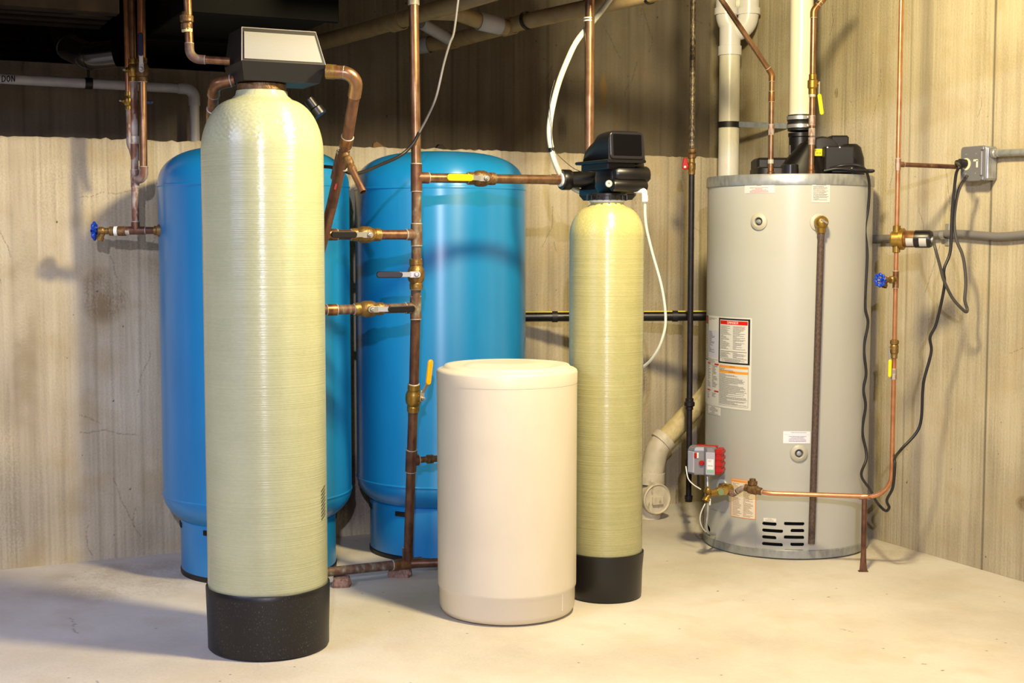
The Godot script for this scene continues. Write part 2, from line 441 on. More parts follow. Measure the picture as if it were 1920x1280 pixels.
func make_materials() -> void:
	M.copper = mottled([[0.0, Color(0.40, 0.29, 0.215)], [0.4, Color(0.54, 0.41, 0.31)], [0.6, Color(0.61, 0.475, 0.365)], [1.0, Color(0.50, 0.39, 0.275)]], 11, 0.02, 5.0, 0.34, 0.75)
	M.copper_bright = mottled([[0.0, Color(0.68, 0.45, 0.31)], [0.5, Color(0.82, 0.58, 0.42)], [1.0, Color(0.74, 0.50, 0.34)]], 12, 0.02, 4.0, 0.30, 0.75)
	M.copper_brown = mottled([[0.0, Color(0.26, 0.165, 0.13)], [0.4, Color(0.39, 0.265, 0.21)], [0.62, Color(0.48, 0.34, 0.26)], [0.75, Color(0.44, 0.33, 0.27)], [1.0, Color(0.60, 0.48, 0.34)]], 13, 0.025, 5.0, 0.45, 0.55)
	M.copper_fit = mottled([[0.0, Color(0.34, 0.22, 0.14)], [0.5, Color(0.54, 0.38, 0.25)], [0.8, Color(0.62, 0.46, 0.29)], [1.0, Color(0.58, 0.53, 0.38)]], 14, 0.03, 6.0, 0.38, 0.7)
	M.copper_green = mottled([[0.0, Color(0.30, 0.20, 0.16)], [0.45, Color(0.44, 0.32, 0.26)], [0.62, Color(0.47, 0.38, 0.31)], [0.72, Color(0.45, 0.46, 0.39)], [0.84, Color(0.62, 0.61, 0.53)], [1.0, Color(0.46, 0.56, 0.49)]], 15, 0.03, 6.0, 0.6, 0.25)
	M.copper_white = mottled([[0.0, Color(0.36, 0.23, 0.18)], [0.46, Color(0.50, 0.34, 0.27)], [0.56, Color(0.62, 0.57, 0.54)], [1.0, Color(0.74, 0.72, 0.70)]], 16, 0.02, 5.0, 0.6, 0.2)
	M.brass = mottled([[0.0, Color(0.52, 0.40, 0.16)], [0.5, Color(0.68, 0.55, 0.26)], [1.0, Color(0.60, 0.48, 0.28)]], 17, 0.03, 6.0, 0.36, 0.8)
	M.brass_dull = mottled([[0.0, Color(0.36, 0.26, 0.12)], [0.5, Color(0.54, 0.42, 0.22)], [1.0, Color(0.58, 0.50, 0.32)]], 18, 0.04, 7.0, 0.45, 0.6, 0.3)
	M.brass_bronze = mottled([[0.0, Color(0.28, 0.20, 0.12)], [0.5, Color(0.46, 0.34, 0.20)], [1.0, Color(0.56, 0.50, 0.38)]], 19, 0.05, 7.0, 0.5, 0.5, 0.4)
	M.solder = mottled([[0.0, Color(0.55, 0.52, 0.47)], [1.0, Color(0.86, 0.84, 0.80)]], 20, 0.06, 8.0, 0.5, 0.3)
	M.zinc = plain(Color(0.74, 0.74, 0.74), 0.35, 0.7)
	M.galv = mottled([[0.0, Color(0.52, 0.54, 0.55)], [0.5, Color(0.64, 0.66, 0.67)], [1.0, Color(0.72, 0.73, 0.73)]], 21, 0.03, 5.0, 0.4, 0.55)
	M.iron = mottled([[0.0, Color(0.16, 0.13, 0.13)], [0.5, Color(0.24, 0.20, 0.19)], [0.8, Color(0.34, 0.27, 0.22)], [1.0, Color(0.50, 0.42, 0.30)]], 22, 0.05, 6.0, 0.42, 0.4, 0.3)
	M.iron_black = mottled([[0.0, Color(0.10, 0.09, 0.11)], [1.0, Color(0.19, 0.16, 0.18)]], 23, 0.05, 6.0, 0.45, 0.2)
	M.iron_scaly = mottled([[0.0, Color(0.20, 0.17, 0.15)], [0.5, Color(0.33, 0.29, 0.25)], [0.72, Color(0.55, 0.50, 0.40)], [1.0, Color(0.72, 0.66, 0.52)]], 24, 0.08, 7.0, 0.45, 0.45, 0.3)
	M.steel_brown = mottled([[0.0, Color(0.22, 0.17, 0.15)], [0.5, Color(0.33, 0.27, 0.24)], [1.0, Color(0.44, 0.37, 0.33)]], 25, 0.08, 8.0, 0.6, 0.2)
	M.black = plain(Color(0.062, 0.056, 0.064), 0.36)
	M.black_rough = mottled([[0.0, Color(0.055, 0.05, 0.055)], [1.0, Color(0.09, 0.082, 0.088)]], 26, 0.06, 8.0, 0.5, 0.0)
	M.black_gloss = plain(Color(0.05, 0.045, 0.055), 0.22); M.black_gloss.clearcoat_enabled = true; M.black_gloss.clearcoat = 1.0; M.black_gloss.clearcoat_roughness = 0.15
	M.rubber = plain(Color(0.075, 0.073, 0.085), 0.5)
	M.screen = plain(Color(0.035, 0.03, 0.04), 0.6); M.screen.metallic_specular = 0.15
	M.cord = plain(Color(0.11, 0.105, 0.12), 0.45)
	M.cord_gray = plain(Color(0.27, 0.26, 0.25), 0.5)
	M.pvc = mottled([[0.0, Color(0.80, 0.79, 0.74)], [0.7, Color(0.86, 0.85, 0.80)], [0.86, Color(0.84, 0.82, 0.76)], [1.0, Color(0.66, 0.60, 0.48)]], 27, 0.02, 3.0, 0.3, 0.0)
	M.pvc_white = plain(Color(0.86, 0.86, 0.88), 0.28)
	M.pvc_cream = plain(Color(0.87, 0.855, 0.80), 0.32)
	M.pvc_tan = mottled([[0.0, Color(0.52, 0.44, 0.31)], [0.6, Color(0.62, 0.54, 0.40)], [1.0, Color(0.50, 0.40, 0.26)]], 28, 0.02, 3.0, 0.45, 0.0)
	M.pvc_dusty = mottled([[0.0, Color(0.70, 0.62, 0.42)], [0.6, Color(0.82, 0.76, 0.57)], [0.8, Color(0.78, 0.70, 0.50)], [1.0, Color(0.52, 0.43, 0.28)]], 29, 0.03, 4.0, 0.6, 0.0, 0.4)
	M.pvc_fit = mottled([[0.0, Color(0.74, 0.70, 0.60)], [0.7, Color(0.83, 0.79, 0.70)], [1.0, Color(0.52, 0.44, 0.32)]], 30, 0.03, 3.0, 0.5, 0.0)
	M.pvc_dark = mottled([[0.0, Color(0.62, 0.62, 0.66)], [1.0, Color(0.72, 0.72, 0.74)]], 31, 0.02, 3.0, 0.35, 0.0)
	M.white_plastic = plain(Color(0.90, 0.92, 0.92), 0.35)
	M.hose = plain(Color(0.80, 0.83, 0.80), 0.35)
	M.tape = plain(Color(0.06, 0.06, 0.065), 0.35)
	M.yellow = plain(Color(0.98, 0.86, 0.02), 0.4)
	M.amber = plain(Color(0.98, 0.68, 0.02), 0.4)
	M.red = plain(Color(0.66, 0.09, 0.08), 0.4)
	M.navy = plain(Color(0.10, 0.14, 0.32), 0.35)
	M.wheel_blue = plain(Color(0.05, 0.24, 0.72), 0.35)
	M.grip_black = plain(Color(0.045, 0.04, 0.06), 0.4)
	M.blue = mottled([[0.0, Color(0.075, 0.47, 0.71)], [0.5, Color(0.085, 0.51, 0.755)], [1.0, Color(0.10, 0.54, 0.785)]], 32, 0.01, 1.2, 0.3, 0.0)
	M.blue.metallic_specular = 0.65; M.blue.anisotropy_enabled = true; M.blue.anisotropy = -0.75
	M.almond = mottled([[0.0, Color(0.83, 0.795, 0.71)], [1.0, Color(0.87, 0.835, 0.755)]], 33, 0.01, 2.0, 0.38, 0.0)
	M.enamel = mottled([[0.0, Color(0.68, 0.685, 0.67)], [1.0, Color(0.71, 0.715, 0.70)]], 34, 0.008, 1.0, 0.3, 0.0)
	M.enamel_plain = plain(Color(0.70, 0.69, 0.635), 0.4)
	M.dark = plain(Color(0.03, 0.028, 0.03), 0.9)
	M.wood = mottled([[0.0, Color(0.20, 0.12, 0.08)], [0.5, Color(0.33, 0.22, 0.15)], [1.0, Color(0.42, 0.29, 0.19)]], 35, 0.02, 3.0, 0.8, 0.0)
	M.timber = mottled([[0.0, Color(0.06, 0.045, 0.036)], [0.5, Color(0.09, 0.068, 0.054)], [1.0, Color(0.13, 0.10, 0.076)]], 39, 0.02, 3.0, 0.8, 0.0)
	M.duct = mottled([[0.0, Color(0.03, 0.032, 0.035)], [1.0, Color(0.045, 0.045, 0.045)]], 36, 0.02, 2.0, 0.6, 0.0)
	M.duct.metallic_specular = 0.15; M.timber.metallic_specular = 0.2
	M.stone = mottled([[0.0, Color(0.42, 0.30, 0.26)], [0.5, Color(0.58, 0.46, 0.41)], [1.0, Color(0.68, 0.58, 0.52)]], 37, 0.06, 6.0, 0.9, 0.0, 1.0)
	M.rough_concrete = mottled([[0.0, Color(0.42, 0.38, 0.32)], [1.0, Color(0.56, 0.51, 0.43)]], 38, 0.02, 1.0, 0.9, 0.0, 0.5)

func concrete(w_m: float, h_m: float, ppm: float, pal: Array, seed_: int, o := {}) -> StandardMaterial3D:
	# colour and relief of a cast concrete face: soft blotches, form-board streaks, pits, hairline board joints and marks
	var w := int(w_m * ppm); var h := int(h_m * ppm)
	var s: float = 400.0 / ppm
	var big := noise(seed_, 0.0035 * s, 5).get_image(w, h).get_data()
	var st := noise(seed_ + 1, 0.03 * s, 4).get_image(w, maxi(8, h / int(o.get("stretch", 22))))
	st.resize(w, h, Image.INTERPOLATE_CUBIC)
	var streak := st.get_data()
	var fine := noise(seed_ + 2, 0.30 * s, 3).get_image(w, h).get_data()
	var gr := noise(seed_ + 6, 0.17 * s, 3).get_image(w, maxi(8, h / int(o.get("grain_len", 34))))
	gr.resize(w, h, Image.INTERPOLATE_CUBIC)
	var grain := gr.get_data()
	var kg: float = o.get("grain", 0.30)
	var blot := noise(seed_ + 3, 0.011 * s, 5).get_image(w, h).get_data()
	var pit := noise(seed_ + 4, 0.09 * s, 2).get_image(w, h).get_data()
	var ks: float = o.get("streak", 0.35)
	var line := PackedFloat32Array(); line.resize(w)
	for q in o.get("lines", []):
		for k in range(-3, 4):
			var x := int(q[0] * ppm) + k
			if x >= 0 and x < w: line[x] = maxf(line[x], q[1] * (1.0 - absf(k) / 3.0))
	var a: Color = pal[0]; var b: Color = pal[1]; var c: Color = pal[2]; var stain: Color = pal[3]
	var ktop: float = o.get("warm_top", 0.0)
	var px := PackedByteArray(); px.resize(w * h * 3)
	var hp := PackedByteArray(); hp.resize(w * h)
	var i := 0
	for y in h:
		var ty := 1.0 - float(y) / h
		for x in w:
			var f: float = fine[i] / 255.0
			var k: float = streak[i] / 255.0
			var t: float = big[i] / 255.0 * (1.0 - ks) + k * ks
			t += (f - 0.5) * 0.26 + (grain[i] / 255.0 - 0.5) * kg
			var m: float = clampf((blot[i] / 255.0 - 0.55) * 3.0, 0.0, 1.0) * 0.5 * (1.0 - ktop + ktop * ty)
			var ln: float = line[x] * (0.35 + k)
			var p: float = 1.0 if pit[i] > 236 and f > 0.45 else 0.0
			var r0: float; var g0: float; var b0: float
			if t < 0.5:
				var q: float = clampf(t * 2.0, 0.0, 1.0)
				r0 = a.r + (b.r - a.r) * q; g0 = a.g + (b.g - a.g) * q; b0 = a.b + (b.b - a.b) * q
			else:
				var q: float = clampf(t * 2.0 - 1.0, 0.0, 1.0)
				r0 = b.r + (c.r - b.r) * q; g0 = b.g + (c.g - b.g) * q; b0 = b.b + (c.b - b.b) * q
			var dk: float = (1.0 - 0.5 * p) * (1.0 - 0.45 * ln)
			px[i * 3] = int(clampf((r0 + (stain.r - r0) * m) * dk, 0.0, 1.0) * 255.0)
			px[i * 3 + 1] = int(clampf((g0 + (stain.g - g0) * m) * dk, 0.0, 1.0) * 255.0)
			px[i * 3 + 2] = int(clampf((b0 + (stain.b - b0) * m) * dk, 0.0, 1.0) * 255.0)
			hp[i] = int(clampf(0.55 + (f - 0.5) * 0.30 + (k - 0.5) * 0.25 + (grain[i] / 255.0 - 0.5) * kg - 0.5 * p - 0.5 * ln, 0.0, 1.0) * 255.0)
			i += 1
	for q in o.get("marks", []):          # [x, y from the bottom, half width, half height, colour, strength]
		for y in range(maxi(0, int(h - (q[1] + q[3]) * ppm)), mini(h, int(h - (q[1] - q[3]) * ppm))):
			for x in range(maxi(0, int((q[0] - q[2]) * ppm)), mini(w, int((q[0] + q[2]) * ppm))):
				var dx: float = (x / ppm - q[0]) / q[2]; var dy: float = ((h - y) / ppm - q[1]) / q[3]
				i = y * w + x
				var kk: float = clampf((1.0 - dx * dx - dy * dy) * 1.6, 0.0, 1.0) * clampf((fine[i] / 255.0 - 0.5) * 1.2 + (grain[i] / 255.0 - 0.5) * 1.0 + (blot[i] / 255.0 - 0.5) * 1.6 + 0.5, 0.0, 1.0) * q[5]
				var mc: Color = q[4]
				for ch in 3: px[i * 3 + ch] = int(px[i * 3 + ch] + (mc[ch] * 255.0 - px[i * 3 + ch]) * kk)
				hp[i] = int(hp[i] * (1.0 - 0.3 * kk))
	var rng := RandomNumberGenerator.new(); rng.seed = seed_ + 9
	for q in int(o.get("cracks", 0)):     # hairline cracks and drips that wander down the face
		var x := rng.randf() * w; var y := rng.randf() * h * 0.9
		var flat_run := rng.randf() < 0.2
		var drift := rng.randf_range(-0.08, 0.08)
		for step in int(rng.randf_range(0.02, 0.2) * ppm):
			drift = clampf(drift * 0.97 + rng.randf_range(-0.2, 0.2), -0.8, 0.8)
			if flat_run: x += 1.0; y += drift
			else: y += 1.0; x += drift
			if x < 0 or y < 0 or x >= w - 1 or y >= h: break
			if rng.randf() < 0.25: continue
			i = int(y) * w + int(x)
			for ch in 3: px[i * 3 + ch] = int(px[i * 3 + ch] * 0.78)
			hp[i] = int(hp[i] * 0.6)
	var im := Image.create_from_data(w, h, false, Image.FORMAT_RGB8, px)
	var hi := Image.create_from_data(w, h, false, Image.FORMAT_L8, hp); hi.convert(Image.FORMAT_RGB8)
	hi.bump_map_to_normal_map(o.get("bump", 3.0))
	var mt := StandardMaterial3D.new(); mt.albedo_texture = ImageTexture.create_from_image(im)
	mt.normal_enabled = true; mt.normal_texture = ImageTexture.create_from_image(hi); mt.normal_scale = o.get("normal", 0.7)
	mt.roughness = 0.9; mt.texture_repeat = true
	return mt

func fiberglass(lo: Color, hi: Color, dome: Color, seed_: int, bands: float, dome_part: float) -> StandardMaterial3D:
	# resin over wound glass thread: fine hoops along the barrel, helical winding showing on the dome
	var w := 512; var h := 1400
	var rng := RandomNumberGenerator.new(); rng.seed = seed_
	var fine := noise(seed_, 0.11, 3).get_image(w, h).get_data()
	var blot := noise(seed_ + 1, 0.012, 4).get_image(w, h).get_data()
	var row := PackedFloat32Array(); row.resize(h)
	var band := noise(seed_ + 2, 0.035, 3)
	for y in h: row[y] = rng.randf() * 0.7 + 0.15 + 0.5 * bands * band.get_noise_1d(y)
	var px := PackedByteArray(); px.resize(w * h * 3)
	var hp := PackedByteArray(); hp.resize(w * h)
	var i := 0
	for y in h:
		var dm: float = clampf((dome_part - float(y) / h) / dome_part * 5.0, 0.0, 1.0)
		for x in w:
			var f: float = fine[i] / 255.0
			var helix: float = 0.5 + 0.25 * sin(x * 0.60 + y * 0.42) + 0.25 * sin(x * 0.7359 - y * 0.47)
			var t: float = clampf(row[y] * 0.22 + f * 0.22 + blot[i] / 255.0 * 0.22 + 0.17, 0.0, 1.0)
			var td: float = clampf(helix * 0.14 + f * 0.5 + 0.18, 0.0, 1.0)
			for ch in 3:
				var cb: float = lo[ch] + (hi[ch] - lo[ch]) * t
				var cd: float = lo[ch] + (dome[ch] - lo[ch]) * td
				px[i * 3 + ch] = int((cb + (cd - cb) * dm) * 255.0)
			hp[i] = int(clampf((row[y] * 0.95 + f * 0.18) * (1.0 - dm) + (helix * 0.08 + f * 0.5 + 0.15) * dm, 0.0, 1.0) * 255.0)
			i += 1
	var im := Image.create_from_data(w, h, false, Image.FORMAT_RGB8, px)
	var hi2 := Image.create_from_data(w, h, false, Image.FORMAT_L8, hp); hi2.convert(Image.FORMAT_RGB8)
	hi2.bump_map_to_normal_map(1.6)
	var m := StandardMaterial3D.new(); m.albedo_texture = ImageTexture.create_from_image(im)
	m.normal_enabled = true; m.normal_texture = ImageTexture.create_from_image(hi2); m.normal_scale = 0.4
	m.roughness = 0.30; m.texture_repeat = true; m.metallic_specular = 0.75
	m.anisotropy_enabled = true; m.anisotropy = -0.85
	return m

# ---------------------------------------------------------------- the room
func make_room() -> void:
	var lower_pal := [Color(0.57, 0.525, 0.43), Color(0.72, 0.67, 0.56), Color(0.83, 0.785, 0.68), Color(0.68, 0.60, 0.44)]
	var lines := []
	var rng := RandomNumberGenerator.new(); rng.seed = 5
	var x := 0.1
	while x < 4.2:
		lines.append([x, rng.randf_range(0.05, 0.4)]); x += rng.randf_range(0.04, 0.16)
	var rust := Color(0.42, 0.33, 0.2); var pale := Color(0.84, 0.80, 0.70); var dark := Color(0.33, 0.29, 0.25)
	var wl := concrete(4.2, 1.36, 400, lower_pal, 101, {"streak": 0.42, "lines": lines, "bump": 3.0, "normal": 0.7, "cracks": 110, "marks": [
		[1.50, 0.78, 0.05, 0.9, Color(0.5, 0.45, 0.36), 0.35], [1.75, 0.86, 0.09, 0.10, rust, 0.5], [2.02, 0.9, 0.05, 0.04, rust, 0.5], [1.60, 1.2, 0.25, 0.10, pale, 0.5],
		[1.45, 0.25, 0.12, 0.25, pale, 0.4], [2.53, 0.22, 0.10, 0.22, dark, 0.7], [2.6, 0.15, 0.12, 0.14, Color(0.4, 0.36, 0.38), 0.6],
		[3.72, 0.50, 0.09, 0.10, dark, 0.6], [3.68, 0.62, 0.03, 0.12, dark, 0.5], [3.62, 1.15, 0.05, 0.2, dark, 0.25], [3.4, 1.27, 0.3, 0.07, pale, 0.4]]})
	# lower back wall: a thick cast wall whose ragged top is a ledge
	var s := Sh.new()
	var cols := 240
	var rag := noise(3, 0.9, 4)
	for r in 4:
		for c in cols + 1:
			var px := -4.2 + 4.2 * c / cols
			var top := 1.36 + 0.009 * rag.get_noise_1d(c * 0.5)
			var y: float = [0.0, 0.7, top - 0.006, top][r]
			s.put(Vector3(px, y, 0.0 if r < 3 else -0.007), Vector3(0, 0, 1) if r < 3 else Vector3(0, 0.7, 0.7), Vector2(float(c) / cols, 1.0 - y / 1.362))
	s.grid(4, cols + 1, 0)
	var f := s.v.size()
	for r in 2:
		for c in cols + 1:
			s.put(Vector3(-4.2 + 4.2 * c / cols, 1.36 + 0.009 * rag.get_noise_1d(c * 0.5), -0.007 if r == 0 else -0.5), Vector3.UP, Vector2(float(c) / cols, 0.03 * r))
	s.grid(2, cols + 1, f)
	s.flat([Vector3(-4.2, 0, -0.5), Vector3(0, 0, -0.5), Vector3(0, 1.36, -0.5), Vector3(-4.2, 1.36, -0.5)], Vector3(0, 0, -1))
	struct("wall_back", s, wl, "tan cast concrete lower back wall with a ragged ledge along its top behind the blue tanks", "wall")
	var rc: Material = M.rough_concrete
	s = Sh.new(); s.rbox(Vector3(-5.0, 0.68, -0.25), Vector3(1.6, 1.36, 0.5))
	struct("wall_back_end", s, rc, "lower concrete back wall beyond the left edge of the view", "wall")
	# upper back wall, set back from the ledge; open into the crawl space at its left part
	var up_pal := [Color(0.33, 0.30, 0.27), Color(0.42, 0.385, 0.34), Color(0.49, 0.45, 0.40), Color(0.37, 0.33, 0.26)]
	lines = []
	x = 0.05
	while x < 4.2: lines.append([x, rng.randf_range(0.1, 0.5)]); x += rng.randf_range(0.06, 0.2)
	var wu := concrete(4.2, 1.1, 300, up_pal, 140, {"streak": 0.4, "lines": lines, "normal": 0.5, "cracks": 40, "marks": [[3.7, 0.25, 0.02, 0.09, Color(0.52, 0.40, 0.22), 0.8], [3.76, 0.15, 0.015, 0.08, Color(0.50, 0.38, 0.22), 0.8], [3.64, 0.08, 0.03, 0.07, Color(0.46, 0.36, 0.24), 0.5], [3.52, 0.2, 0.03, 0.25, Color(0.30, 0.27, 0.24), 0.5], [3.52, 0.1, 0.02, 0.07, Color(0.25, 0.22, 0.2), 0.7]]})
	s = Sh.new()
	var q := func(x0: float, x1: float, y1: float) -> void:
		s.flat([Vector3(x0, 1.36, -0.2), Vector3(x1, 1.36, -0.2), Vector3(x1, y1, -0.2), Vector3(x0, y1, -0.2)], Vector3(0, 0, 1), [Vector2((x0 + 4.2) / 4.2, 1), Vector2((x1 + 4.2) / 4.2, 1), Vector2((x1 + 4.2) / 4.2, 1 - (y1 - 1.36) / 1.1), Vector2((x0 + 4.2) / 4.2, 1 - (y1 - 1.36) / 1.1)])
		s.flat([Vector3(x0, y1, -0.2), Vector3(x1, y1, -0.2), Vector3(x1, y1, -0.5), Vector3(x0, y1, -0.5)], Vector3.UP)
		s.flat([Vector3(x0, 1.36, -0.5), Vector3(x1, 1.36, -0.5), Vector3(x1, y1, -0.5), Vector3(x0, y1, -0.5)], Vector3(0, 0, -1))
		for e in [[x0, -1], [x1, 1]]:
			s.flat([Vector3(e[0], 1.36, -0.2), Vector3(e[0], 1.36, -0.5), Vector3(e[0], y1, -0.5), Vector3(e[0], y1, -0.2)], Vector3(e[1], 0, 0))
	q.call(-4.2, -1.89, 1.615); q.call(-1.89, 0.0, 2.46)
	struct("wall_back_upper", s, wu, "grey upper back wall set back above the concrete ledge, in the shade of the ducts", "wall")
	s = Sh.new(); s.rbox(Vector3(-5.0, 1.49, -0.35), Vector3(1.6, 0.26, 0.3))
	struct("wall_back_upper_end", s, rc, "upper back wall beyond the left edge of the view", "wall")
	# right wall
	var right_pal := [Color(0.56, 0.52, 0.43), Color(0.70, 0.66, 0.56), Color(0.78, 0.74, 0.65), Color(0.64, 0.57, 0.43)]
	var spot := Color(0.40, 0.33, 0.22)
	var wr := concrete(2.4, 2.46, 400, right_pal, 170, {"streak": 0.4, "stretch": 30, "bump": 2.6, "normal": 0.5, "warm_top": 0.3, "cracks": 26, "grain": 0.24,
		"lines": [[2.03, 1.0], [1.48, 0.35], [0.36, 0.5], [0.30, 0.4], [0.7, 0.25], [1.15, 0.15], [1.85, 0.9]],
		"marks": [[0.45, 1.5, 0.16, 0.55, Color(0.42, 0.37, 0.26), 0.55], [0.62, 0.5, 0.14, 0.7, Color(0.50, 0.42, 0.25), 0.5], [0.2, 1.4, 0.2, 0.9, Color(0.48, 0.42, 0.32), 0.35], [2.03, 1.46, 0.035, 0.04, spot, 0.9], [2.03, 0.95, 0.03, 0.03, spot, 0.9], [2.03, 0.24, 0.05, 0.03, spot, 0.8], [1.02, 1.36, 0.02, 0.02, spot, 0.9], [1.1, 1.56, 0.012, 0.02, spot, 0.9],
		[0.9, 0.18, 0.03, 0.03, spot, 0.9], [1.15, 1.2, 0.35, 0.4, Color(0.84, 0.79, 0.68), 0.45], [2.03, 0.9, 0.02, 0.9, Color(0.55, 0.42, 0.26), 0.35]]})
	s = Sh.new()
	s.flat([Vector3(0, 0, -0.5), Vector3(0, 0, 1.9), Vector3(0, 2.46, 1.9), Vector3(0, 2.46, -0.5)], Vector3(-1, 0, 0), [Vector2(0, 1), Vector2(1, 1), Vector2(1, 0), Vector2(0, 0)])
	for e in [[-0.5, -1], [1.9, 1]]: s.flat([Vector3(0, 0, e[0]), Vector3(0.3, 0, e[0]), Vector3(0.3, 2.46, e[0]), Vector3(0, 2.46, e[0])], Vector3(0, 0, e[1]))
	s.flat([Vector3(0.3, 0, -0.5), Vector3(0.3, 0, 1.9), Vector3(0.3, 2.46, 1.9), Vector3(0.3, 2.46, -0.5)], Vector3(1, 0, 0))
	struct("wall_right", s, wr, "pale board-marked concrete right wall behind the water heater", "wall")
	s = Sh.new(); s.rbox(Vector3(0.15, 1.23, 4.5), Vector3(0.3, 2.46, 5.2))
	struct("wall_right_end", s, rc, "concrete right wall beyond the right edge of the view", "wall")
	s = Sh.new(); s.rbox(Vector3(-5.95, 1.23, 3.3), Vector3(0.3, 2.46, 7.6))
	struct("wall_left", s, rc, "concrete wall at the left end of the basement, outside the view", "wall")
	s = Sh.new(); s.rbox(Vector3(-2.9, 1.23, 7.25), Vector3(6.4, 2.46, 0.3))
	struct("wall_front", s, rc, "concrete wall of the basement behind the camera", "wall")
	# floor
	var fl := concrete(4.4, 4.4, 230, [Color(0.71, 0.68, 0.625), Color(0.795, 0.768, 0.715), Color(0.85, 0.83, 0.785), Color(0.765, 0.72, 0.64)], 210, {"streak": 0.1, "stretch": 2, "bump": 1.6, "normal": 0.5, "grain": 0.1, "grain_len": 2, "cracks": 12,
		"marks": [[3.3, 4.15, 0.45, 0.2, Color(0.55, 0.47, 0.34), 0.5], [4.1, 3.5, 0.25, 0.5, Color(0.64, 0.58, 0.44), 0.4], [1.75, 4.0, 0.3, 0.3, Color(0.55, 0.50, 0.45), 0.4]]})
	s = Sh.new()
	s.flat([Vector3(-4.2, 0, 4.3), Vector3(0.2, 0, 4.3), Vector3(0.2, 0, -0.1), Vector3(-4.2, 0, -0.1)], Vector3.UP, [Vector2(0, 1), Vector2(1, 1), Vector2(1, 0), Vector2(0, 0)])
	s.flat([Vector3(-4.2, -0.15, 4.3), Vector3(0.2, -0.15, 4.3), Vector3(0.2, -0.15, -0.1), Vector3(-4.2, -0.15, -0.1)], Vector3.DOWN)
	struct("floor", s, fl, "worn tan concrete floor under the tanks and heater", "floor")
	s = Sh.new(); s.rbox(Vector3(-2.9, -0.08, 5.8), Vector3(6.4, 0.16, 3.0)); s.rbox(Vector3(-5.1, -0.08, 2.1), Vector3(1.8, 0.16, 4.4))
	struct("floor_rest", s, rc, "concrete floor outside the view", "floor")
	# crawl space behind the upper wall, and the ceiling with its joists
	s = Sh.new(); s.rbox(Vector3(-2.9, 1.3, -2.9), Vector3(6.4, 0.3, 4.8)); s.rbox(Vector3(-2.9, 1.9, -5.4), Vector3(6.4, 1.4, 0.3)); s.rbox(Vector3(-5.95, 1.9, -2.9), Vector3(0.3, 1.4, 4.8)); s.rbox(Vector3(0.45, 1.9, -2.9), Vector3(0.3, 1.4, 4.8))
	struct("floor_crawl_space", s, plain(Color(0.22, 0.18, 0.15), 0.95), "dark earth crawl space behind the upper wall", "crawl space")
	s = Sh.new(); s.rbox(Vector3(-2.9, 2.56, 0.95), Vector3(6.6, 0.2, 13.0))
	var ceil := struct("ceiling", s, M.wood, "dark wooden subfloor overhead carried by bare joists", "ceiling")
	var z := -5.0
	while z < 7.0:
		part_box("joist", Vector3(-2.9, 2.335, z), Vector3(6.1, 0.25, 0.04), M.wood, ceil, Basis(), 0.002)
		z += 0.406

